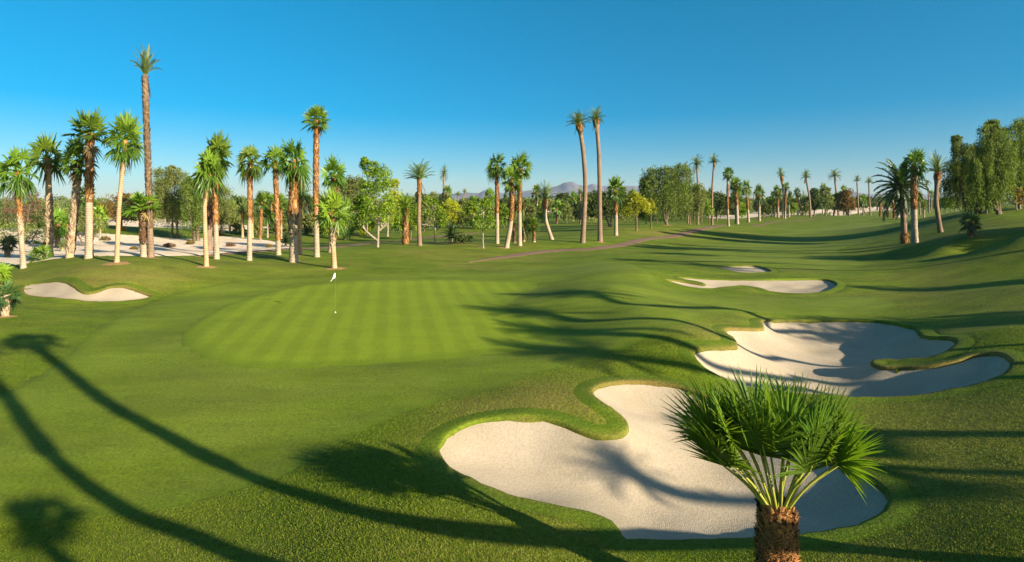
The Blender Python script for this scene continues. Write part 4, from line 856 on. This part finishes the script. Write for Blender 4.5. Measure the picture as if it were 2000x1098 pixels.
tree((1866, 411), [(1864, 396, 12, 12), (1876, 399, 10, 11)], 'olive', 'olive bush behind the small bright green bush', wpx=2, size=.4, name='bush', cat='bush', d=160)
tree((1987, 410), [(1984, 385, 14, 18), (1996, 392, 14, 14)], 'gold', 'rusty leafed small tree with pale bent stems at the right edge', [[(1987, 410), (1982, 395)], [(1992, 408), (1992, 385)]], 3, 'whitebark', size=.28, thin=.7)

# ---------------------------------------------------------------- distant filler palms and trees, each its own
MAIN = [(o.name, o) for o in COL.objects if o.parent is None and o.get('category') in ('palm tree', 'tree', 'sapling')]
FAR_FAN = [(625, 448, 385, 9), (633, 440, 392, 8), (640, 436, 396, 7), (664, 445, 392, 9), (700, 440, 396, 8), (708, 436, 400, 6), (783, 440, 392, 9), (812, 436, 394, 8), (831, 440, 378, 12), (838, 434, 384, 10), (884, 420, 388, 8), (902, 418, 384, 7), (912, 424, 390, 9), (925, 430, 380, 9), (932, 422, 386, 7), (956, 436, 364, 14), (963, 424, 380, 9), (987, 420, 376, 8), (1030, 425, 384, 9), (1038, 420, 390, 8), (1056, 418, 392, 7), (1098, 424, 388, 7), (1119, 431, 369, 10), (1126, 424, 378, 8), (1150, 428, 384, 8), (1158, 432, 380, 10), (1215, 428, 372, 10), (1222, 424, 376, 9), (1233, 424, 366, 12), (1372, 419, 365, 6), (1387, 418, 363, 7), (1448, 424, 384, 9), (1456, 422, 388, 8), (1496, 420, 382, 8), (1504, 418, 386, 8), (1548, 418, 384, 8), (1574, 414, 380, 7), (1785, 414, 388, 6), (1830, 412, 384, 7), (455, 445, 388, 10), (530, 436, 376, 10), (606, 436, 384, 8), (566, 440, 386, 9), (1012, 420, 386, 8), (1110, 425, 385, 8)]
FAR_DATE = [(894, 414, 372, 8), (907, 412, 366, 6), (918, 430, 380, 8), (1133, 438, 362, 8), (1107, 420, 384, 6), (1180, 424, 384, 8), (1436, 418, 372, 5), (1442, 416, 378, 5), (1590, 412, 384, 6), (1722, 410, 386, 6), (1753, 410, 384, 6), (1790, 411, 386, 6), (1838, 410, 388, 5), (1804, 410, 390, 5), (628, 432, 400, 7), (716, 432, 402, 7), (1001, 424, 392, 9)]
FAR_TREE = [(640, 432, 396, 16, 'olive'), (660, 428, 400, 18, 'dark'), (616, 428, 398, 14, 'olive'), (715, 428, 400, 16, 'dark'), (780, 424, 392, 18, 'dark'), (822, 428, 384, 16, 'dark'), (838, 420, 388, 18, 'olive'), (882, 428, 398, 18, 'lime'), (868, 420, 392, 14, 'dark'), (910, 424, 398, 14, 'olive'), (935, 424, 396, 14, 'dark'), (965, 422, 392, 16, 'olive'), (985, 428, 398, 16, 'dark'), (1006, 424, 394, 16, 'olive'), (1030, 420, 398, 16, 'dark'), (1056, 416, 400, 12, 'dark'), (1075, 416, 396, 14, 'olive'), (1104, 422, 386, 16, 'dark'), (1122, 420, 390, 16, 'olive'), (1148, 424, 386, 18, 'olive'), (1165, 426, 382, 16, 'dark'), (1208, 428, 384, 20, 'dark'), (1228, 426, 388, 16, 'dark'), (1255, 426, 388, 18, 'olive'), (1272, 424, 384, 18, 'bright'), (1288, 424, 388, 20, 'dark'), (1312, 424, 390, 20, 'dark'), (1335, 422, 392, 18, 'dark'), (1345, 426, 402, 14, 'bright'), (1415, 422, 398, 16, 'olive'), (1430, 422, 394, 16, 'dark'), (1450, 420, 398, 14, 'olive'), (1470, 412, 400, 12, 'dark'), (1490, 416, 398, 14, 'olive'), (1502, 418, 396, 14, 'dark'), (1530, 418, 394, 16, 'olive'), (1550, 418, 398, 14, 'dark'), (1572, 416, 394, 14, 'olive'), (1714, 406, 394, 12, 'olive'), (1740, 406, 394, 12, 'dark'), (1760, 408, 392, 12, 'dark'), (1790, 408, 394, 14, 'olive'), (1812, 408, 396, 12, 'dark'), (1838, 408, 394, 14, 'dark'), (470, 436, 392, 16, 'dark'), (515, 430, 386, 14, 'dark'), (540, 428, 390, 16, 'olive'), (575, 432, 392, 14, 'olive'), (600, 428, 394, 14, 'dark'), (450, 438, 400, 14, 'olive'), (555, 426, 398, 16, 'dark'), (-30, 440, 402, 30, 'dark'), (110, 446, 412, 24, 'olive'), (270, 436, 408, 22, 'dark'), (300, 434, 404, 22, 'olive'), (160, 440, 408, 24, 'dark')]
SHORT = {}
for n_, o in MAIN:
    g = o.location; SHORT[o] = (CX + g.x / g.y * F, o['label'].split(',')[0])
def near_phrase(px, used, head):
    c = sorted(SHORT.values(), key=lambda s: abs(s[0] - px))
    for x, l in c:
        if len(l.split()) > 16 - len(head.split()) - 3: continue      # only whole phrases
        for rel in (('right of' if px > x else 'left of'), 'behind', ('some way right of' if px > x else 'some way left of')):
            s = f"{head} {rel} the {l}"
            if s not in used and len(s.split()) <= 16: used.add(s); return s
    return head
USED = set()
for px, py, ty, rp in FAR_FAN:
    tt = ty + (py - ty) * .3
    palm([(px, py), (px + .5, tt)], ty, rp, max(1.8, (py - ty) * .07), near_phrase(px, USED, 'distant fan palm'), group='distant fan palms', bark='tan', boot=(.4, 1), d=min(420, CAMZ * F / (py - CY)))
for px, py, ty, rp in FAR_DATE:
    tt = ty + (py - ty) * .22
    palm([(px, py), (px + .5, tt)], ty, rp, max(1.6, (py - ty) * .05), near_phrase(px, USED, 'distant date palm'), 'date', 'distant date palms', bark='grey', d=min(450, CAMZ * F / (py - CY)))
for px, py, ty, rw, mt in FAR_TREE:
    ty -= 9; rw *= 1.45; h = py - ty; r_ = np.random.default_rng(seed())
    bl = [(px + r_.uniform(-.4, .4) * rw, ty + h * r_.uniform(.35, .6), rw * r_.uniform(.4, .65), h * r_.uniform(.3, .42)) for _ in range(4)] + [(px, py - h * .3, rw * .8, h * .3)]
    tree((px, py), bl, mt, near_phrase(px, USED, {'dark': 'distant dark tree', 'olive': 'distant olive tree', 'bright': 'distant light green tree', 'lime': 'distant yellowish tree'}[mt]), wpx=2.4, size=.7, per=(12, 34), d=min(420, CAMZ * F / (py - CY)), group='distant trees', limbs=2)

for i, (px, py, rr, w) in enumerate([(205, 470, 9, 'small dry desert shrub left of the sand between the mound palms'), (262, 488, 7, 'dry tuft on the white sand left of the towering date palm'), (330, 484, 10, 'low brown shrub on the sand below the feathery olive tree'), (372, 478, 9, 'dry brown shrub on the sand left of the bent palm'), (450, 482, 9, 'brown tuft on the sand right of the orange brown palm'), (527, 484, 7, 'small dry tuft on the sand left of the slender palm'), (90, 482, 9, 'grey brown tuft on the sand at the far left'), (240, 450, 8, 'dry shrub beneath the golden brown tree')]):
    shrub(px, py, rr, rr * .7, 'gold' if i % 2 else 'rust', w, size=.14, per=(30, 24), group='dry shrubs on the white sand')
NEAR_BUSH = [(612, 458, 22, 20, 'olive'), (632, 462, 16, 22, 'bright'), (662, 458, 20, 24, 'olive'), (700, 456, 18, 20, 'bright'), (716, 462, 14, 18, 'lime'), (782, 456, 18, 24, 'bright'), (828, 452, 20, 26, 'olive'), (858, 450, 16, 22, 'bright'), (880, 446, 18, 24, 'lime'), (900, 444, 14, 20, 'olive'), (925, 446, 18, 26, 'bright'), (958, 448, 14, 26, 'olive'), (984, 446, 14, 24, 'bright'), (1003, 444, 14, 26, 'dark'), (1028, 444, 14, 28, 'olive'), (1060, 436, 12, 20, 'bright'), (1108, 436, 14, 22, 'olive'), (1128, 434, 14, 24, 'dark'), (1155, 438, 16, 26, 'olive'), (1220, 438, 18, 30, 'olive'), (1262, 438, 14, 26, 'bright'), (1284, 436, 14, 22, 'dark'), (1330, 430, 18, 22, 'olive'), (1372, 428, 12, 20, 'bright'), (1406, 428, 14, 20, 'olive'), (1448, 428, 12, 18, 'bright'), (1496, 426, 12, 16, 'dark'), (1506, 424, 10, 18, 'olive'), (1546, 422, 12, 16, 'bright'), (1574, 422, 10, 14, 'olive'), (1650, 416, 12, 14, 'bright'), (500, 458, 14, 18, 'olive'), (536, 456, 14, 20, 'dark'), (566, 458, 14, 20, 'olive'), (462, 456, 14, 18, 'olive')]
for px, py, rw, h, mt in NEAR_BUSH:
    r_ = np.random.default_rng(seed()); h *= 1.8; rw *= 1.2
    bl = [(px + r_.uniform(-.5, .5) * rw, py - h * r_.uniform(.35, .85), rw * r_.uniform(.35, .6), h * r_.uniform(.2, .36)) for _ in range(5)] + [(px, py - h * .28, rw * .8, h * .28)]
    tree((px, py), bl, mt, near_phrase(px, USED, {'dark': 'dark green bush', 'olive': 'olive green bush', 'bright': 'light green bush', 'lime': 'yellow green bush'}[mt]), wpx=2, size=.38, per=(16, 26), group='bushes under the middle palms', limbs=3, name='bush', cat='bush')
so = Soup(); r = np.random.default_rng(909)             # the far wood that closes the plain: one mass
BL = []
for i in range(520):
    d = r.uniform(430, 900); x = r.uniform(-1.15, 1.15) * d; h = r.uniform(5, 12); g = float(base_h(x, d)); w = r.uniform(4, 10)
    BL.append(((x, d, g + h * .5), (w, w * .8, h * .55)))
foliage(so, r, BL, 1.5, (1.2, 26)); tag(so.obj('treeline', M['olive']), 'far line of trees closing the plain', 'woodland', kind='stuff')

# ---------------------------------------------------------------- the low fan palm in front
FP_D = 8.3
fp_top = px_world(1517, 992, FP_D); fp_g = np.array([fp_top[0], FP_D, float(base_h(fp_top[0], FP_D))])
fp = empty('fan_palm', tuple(fp_g)); tag(fp, 'low young fan palm with a thick fibrous trunk in front of the sand bunkers', 'palm tree')
r = np.random.default_rng(5); H0 = fp_top[2] - fp_g[2]
P = resample([(0, 0, -.2), (.0, 0, H0 * .5), (.0, 0, H0)], 30); Rf = .235 * np.interp(np.linspace(0, 1, 30), [0, .6, .93, 1], [1.1, 1.06, .98, .72])
V, Q = tube(P, Rf, 28, r, .05); mesh_obj('trunk', V, tube_faces(Q), M['boot'], fp, attrs={'v': np.full(len(V), .5)})
M['fibre'] = plain_mat('palm_fibre', (.14, .06, .018), (.46, .22, .07), 12, .01)
M['petiole'] = plain_mat('leaf_stalk', (.20, .24, .03), (.36, .34, .06), 5, .004)
so = boots(P, Rf * 1.0, .1, 1.0, r, .15, .8); so.obj('leaf_bases', M['boot'], fp)
so = Soup(); m = 5200                                   # loose fibres and splinters over the trunk
h = r.uniform(.2, 1.0, m) ** .8; az = r.uniform(0, 6.283, m); ra = np.interp(h, np.linspace(0, 1, 30), Rf) * r.uniform(.95, 1.22, m)
o_ = np.stack([np.cos(az), np.sin(az), np.zeros(m)], 1); c_ = o_ * ra[:, None]; c_[:, 2] = h * (H0 + .06)
D = unit(o_ * r.uniform(.0, .9, (m, 1)) + np.stack([-np.sin(az), np.cos(az), np.zeros(m)], 1) * r.normal(0, .8, (m, 1)) + np.array([0, 0, 1.0]) * r.normal(.35, .6, (m, 1)))
leafq(so, c_, D, unit(np.cross(D, o_) + .2 * o_), r.uniform(.04, .16, m), r.uniform(.006, .02, m), r.random(m)); so.obj('fibres', M['fibre'], fp)
HUBS = [(-.53, -.32, .80, .86, .3), (.25, -.45, .74, .86, .35), (.57, -.12, .82, .92, .55), (-.34, .45, 1.0, .88, .6), (.05, .6, 1.02, .9, .5), (.48, .45, .98, .9, .6), (-.16, -.30, .97, .88, .4), (-.62, .12, .95, .86, .75), (.70, .16, .93, .88, .7), (0, .05, 1.12, .84, .6), (-.26, .14, 1.10, .86, .5), (.24, .1, 1.10, .86, .55), (-.58, -.18, .70, .74, .3), (.66, -.25, .74, .8, .8), (.38, -.3, .9, .84, .45), (-.42, -.1, .98, .84, .65), (.12, -.2, 1.05, .82, .5), (-.66, -.25, .86, .8, .5), (.62, -.32, .80, .84, .75), (-.5, .3, 1.02, .86, .7), (.66, .34, .96, .86, .6)]
HUBS += [(r.uniform(-.55, .6), r.uniform(-.3, .55), r.uniform(.8, 1.08), r.uniform(.8, .9), r.uniform(.2, .6)) for _ in range(6)]
for i, (hx, hy, hz, rad, v) in enumerate(HUBS):
    o0 = np.array([hx * .16 + r.normal(0, .02), hy * .16, H0 - .05]); hub = np.array([hx * 1.3 - .02 - .1 * hz, hy, H0 + hz * 1.0]); rad *= 1.1; d = unit(hub - o0)
    mid = (o0 + hub) / 2 + np.array([-hx * .06, -hy * .06, .03]); droopy = hz < .7
    v -= .05; so = Soup(); blade_d = unit(d + np.array([hx * (.34 if hx < -.3 else .2), hy * .12, .22 if not droopy else -.1]))
    fan_leaf(so, r, hub, blade_d, .001, rad, 40, .14 if not droopy else .4, v, tilt=0 if not droopy else .1, spread=1.45 if not droopy else 1.7, width=1.15, petw=0, k=6, rollv=.35)
    f_ = so.obj('frond', M['fan'], fp)
    V, Q = tube(resample([o0, mid, hub, hub + blade_d * .12], 12), .015 * np.linspace(1.5, .45, 12), 8); mesh_obj('petiole', V, tube_faces(Q), M['petiole'], f_)

# ---------------------------------------------------------------- flagstick on the green
fg = ground_at([(655, 612)])[0]; fz = fg[2] + .04
fl = empty('flagstick', (fg[0], fg[1], fz)); tag(fl, 'thin golf flagstick with a drooping white flag, standing on the green', 'golf flag')
M['white'] = plain_mat('white_cloth', (.74, .75, .78), (.82, .82, .84), 20, .002)
M['stick'] = plain_mat('flagstick_paint', (.13, .15, .04), (.16, .18, .05), 9, .001, .4)
M['cup'] = plain_mat('cup_dark', (.02, .02, .02), (.03, .03, .03), 9, .001)
V, Q = tube([(0, 0, -.1), (0, 0, 1.1), (0, 0, 2.26)], [.006, .005, .004], 10); mesh_obj('pole', V, tube_faces(Q), M['stick'], fl)
V, Q = tube([(0, 0, .0), (0, 0, .05)], [.022, .020], 12); mesh_obj('ferrule', V, tube_faces(Q), M['white'], fl)
a_ = np.arange(24) / 24 * 2 * math.pi; ring = [np.stack([np.cos(a_) * q, np.sin(a_) * q, np.full(24, z)], 1) for q, z in ((.062, -.004), (.058, .006), (.052, .006), (.051, -.02), (.001, -.02))]
i = np.arange(24); j = (i + 1) % 24; mesh_obj('cup', np.concatenate(ring), [np.concatenate([np.stack([k * 24 + i, k * 24 + j, (k + 1) * 24 + j, (k + 1) * 24 + i], 1) for k in range(4)])], [M['white'], M['cup']], fl, midx=[0] * 72 + [1] * 24)
uu, vv = np.meshgrid(np.linspace(0, 1, 16), np.linspace(0, 1, 10))
fx = -uu * (.06 + .20 * vv); fy = .06 * np.sin(uu * 7 + vv * 2) * uu - .1 * uu; fzz = 2.22 - vv * .28 - uu * (.24 - .10 * (1 - vv)) * (.55 + .45 * uu)
i = np.arange(160).reshape(10, 16); q = np.stack([i[:-1, :-1], i[:-1, 1:], i[1:, 1:], i[1:, :-1]], -1).reshape(-1, 4)
f_ = mesh_obj('flag', np.stack([fx, fy, fzz], -1).reshape(-1, 3), [q], M['white'], fl); f_.modifiers.new('solid', 'SOLIDIFY').thickness = .003

# ---------------------------------------------------------------- palms outside the frame on the right: the long shadows fall from them
PERP = np.array([-SUN_H[1], SUN_H[0]])
def shadow_palm(poly, hc, rad, label, kind='fan', tr=.17, mesh=None, flat=.8):
    """poly: where the shadow of crown and trunk lies, in pixels, from crown towards the foot; hc: height of the crown above its own shadow"""
    r = np.random.default_rng(seed()); G = ground_at(poly); tn = math.tan(SUN_EL); a = G[:, :2] @ SUN_H; b = G[:, :2] @ PERP
    A = a[0] + hc / tn; k = (A - a) * tn + G[:, 2]; keep = a < A - 1.0; a, b, k = a[keep], b[keep], k[keep]
    o = np.argsort(-k); b, k = b[o], k[o]
    xy = A * SUN_H + b[-1] * PERP; gz = float(base_h(*xy)); keep = k > gz + .4; b, k = b[keep], k[keep]
    pts = [(*(A * SUN_H + bb * PERP), kk) for bb, kk in zip(b, k)][::-1]; xy = np.array(pts[0][:2]); gz = float(base_h(*xy))
    pts = [(xy[0], xy[1], gz - .1)] + pts; P = resample(pts, 30); g = np.array([xy[0], xy[1], gz]); P -= g
    px = CX + F * xy[0] / xy[1] if xy[1] > 0 else None
    root = empty(kind + '_palm', tuple(g)); tag(root, label, 'palm tree', 'palms along the right hillside')
    V, Q = tube(P, tr * np.interp(np.linspace(0, 1, 30), [0, .1, 1], [1.3, 1, .85]), 12, r, .02); mesh_obj('trunk', V, tube_faces(Q), M['grey'], root)
    so = boots(P, np.full(30, tr), .6, 1, r, .16); so.obj('leaf_bases', M['boot'], root)
    me = mesh or (FANFAR if kind == 'fan' else DATES)[int(r.integers(0, 4))]
    c = link(bpy.data.objects.new('crown', me), root); c.location = tuple(P[-1]); c.scale = (rad, rad, rad * 1.1 * flat); c.rotation_euler = (0, 0, r.uniform(0, 6.28))
    return root
shadow_palm([(62, 668), (100, 700), (200, 782), (320, 850), (450, 915), (600, 968), (750, 1010), (960, 1042), (1200, 1056), (1600, 1062)], 13.5, 1.25, 'tall palm on the right hillside whose shadow crosses the whole apron', tr=.2)
shadow_palm([(-70, 690), (0, 757), (100, 890), (250, 1000), (500, 1098)], 13.5, 1.2, 'tall palm near the viewpoint whose trunk shadow reaches the left edge', tr=.2)
shadow_palm([(75, 1010), (125, 1098)], 8.5, .8, 'palm near the viewpoint whose crown shadow lies at the bottom left', tr=.16)
shadow_palm([(1160, 572), (1240, 596), (1330, 601), (1430, 604), (1490, 622), (1540, 638), (1690, 641)], 11, 2.0, 'hillside palm whose shadow crown ends on the slope behind the green', 'date')
shadow_palm([(1060, 612), (1100, 620), (1150, 629), (1340, 630), (1400, 652), (1440, 668), (1560, 688), (1700, 693)], 12, 2.0, 'hillside palm whose shadow crown touches the edge of the green', 'date')
shadow_palm([(1150, 648), (1220, 655), (1300, 660), (1370, 690), (1450, 716), (1640, 728), (1740, 729)], 11, 2.0, 'hillside palm whose shadow crosses the middle of the large bunker', 'date')
shadow_palm([(1200, 694), (1260, 705), (1340, 715), (1420, 735), (1640, 746), (1850, 748)], 10, 2.2, 'hillside palm whose shadow runs along the near side of the large bunker', 'date')
shadow_palm([(1300, 922), (1390, 952), (1480, 968), (1720, 970), (1850, 950), (2000, 925)], 10.5, 1.2, 'hillside palm whose crown shadow lies in the front bunker', 'date', mesh=DATES[1])
shadow_palm([(1500, 835), (1600, 862), (1700, 886), (2000, 848)], 10.0, .9, 'hillside palm whose trunk shadow darkens the slope right of the low fan palm', 'date', tr=.24)
for k_, (px_, py_, nm) in enumerate([(1330, 487, 'longest'), (1340, 497, 'second'), (1290, 510, 'third'), (1400, 520, 'fourth')]):
    shadow_palm([(px_, py_), (px_ + 300, py_ + 8)], 13, 2.2, f'palm beyond the right edge casting the {nm} streak across the far fairway', 'date')

# trees on the hill outside the frame that shade the slope
for (x, y, h, rr), nm in zip([(58, 40, 8.5, 2.8), (44, 25, 6.5, 2.4), (40, 13, 7.5, 2.6)], ('farthest', 'middle', 'nearest')):
    g = float(base_h(x, y)); px_ = CX + F * x / y; py_ = CY + (CAMZ - g) * F / y; kp = F / y
    tree((px_, py_), [(px_, py_ - h * .68 * kp, rr * kp, h * .3 * kp), (px_ - rr * .5 * kp, py_ - h * .5 * kp, rr * .7 * kp, h * .25 * kp), (px_ + rr * .5 * kp, py_ - h * .55 * kp, rr * .7 * kp, h * .3 * kp)], 'weep', f'{nm} weeping tree past the right edge shading the hillside', wpx=.4 * kp, size=.3, weep=3, d=y, group='weeping trees on the right hill', per=(16, 30))

# ---------------------------------------------------------------- mulch rings, grass blades
for px_, py_, rr in [(228, 514, .9), (403, 521, .8), (655, 524, .9), (297, 504, .7), (985, 484, .8), (1172, 473, .8), (1302, 440, 1.2), (12, 618, .5), (940, 484, .6)]:
    g = ground_at([(px_, py_)])[0]; a_ = np.linspace(0, 6.283, 28, endpoint=False); q = rr * (1 + .12 * np.sin(a_ * 3 + px_) + .07 * np.sin(a_ * 7))
    pts = np.stack([g[0] + np.cos(a_) * q, g[1] + np.sin(a_) * q], 1); grass_sheet('mulch_ring', None, M['soil'], .035, .4, .3, world_pts=pts)

r = np.random.default_rng(77); m = 560000
y = 8.5 + 15 * r.random(m) ** 1.5; x = (r.random(m) * 2.1 - 1.05) * y * .95
k = ~inside(P_APRON, x, y); x, y = x[k], y[k]
for kk in ('front', 'large'):
    k = bunker_d(kk, x, y) < -.02; x, y = x[k], y[k]
m = len(x); z = base_h(x, y); Lb = r.uniform(.018, .045, m); dirn = unit(np.stack([r.normal(0, .55, m), r.normal(0, .55, m), np.ones(m)], 1))
az = r.uniform(0, 6.283, m); N = np.stack([np.cos(az), np.sin(az), np.zeros(m)], 1)
so = Soup(); base = np.stack([x, y, z - .005], 1); w = r.uniform(.003, .007, m)[:, None]
V = np.stack([base - N * w, base + N * w, base + dirn * Lb[:, None] + N * w * .3, base + dirn * Lb[:, None] - N * w * .3], 1).reshape(-1, 3); k = np.arange(m) * 4
dry = dry_at(x, y)
so.add(V, np.stack([k, k + 1, k + 2, k + 3], 1), np.repeat(np.clip(r.normal(.4, .3, m), 0, 1) + np.where(r.random(m) < dry * .8 + .2, 1.0, 0), 4))
M['blade'] = leaf_mat('grass_blade', (.062, .115, .005), (.15, .21, .010), .25, .7, .1, old=(.24, .21, .06))
tag(so.obj('grass', M['blade']), 'short rough grass blades on the near banks', 'grass', kind='stuff')

# ---------------------------------------------------------------- desert haze: one closed box of pale air
hz = bpy.data.materials.new('haze_air'); hz.use_nodes = True; hn = hz.node_tree.nodes; hn.remove(hn['Principled BSDF'])
pv = hn.new('ShaderNodeVolumePrincipled'); pv.inputs['Color'].default_value = (.55, .72, .95, 1); pv.inputs['Density'].default_value = 5.0e-5; pv.inputs['Anisotropy'].default_value = .1
hz.node_tree.links.new(pv.outputs[0], hn['Material Output'].inputs['Volume'])
b_ = 9600.0; zt = 290.0; zb = -8.0
Vh = [(sx * b_, sy * b_, z) for z in (zb, zt) for sx, sy in ((-1, -1), (1, -1), (1, 1), (-1, 1))]
hb = mesh_obj('haze', Vh, [np.array([(3, 2, 1, 0), (4, 5, 6, 7), (0, 1, 5, 4), (1, 2, 6, 5), (2, 3, 7, 6), (3, 0, 4, 7)])], hz, smooth=False)
tag(hb, 'thin blue desert haze over the whole valley', 'haze', kind='stuff'); hb.display_type = 'WIRE'
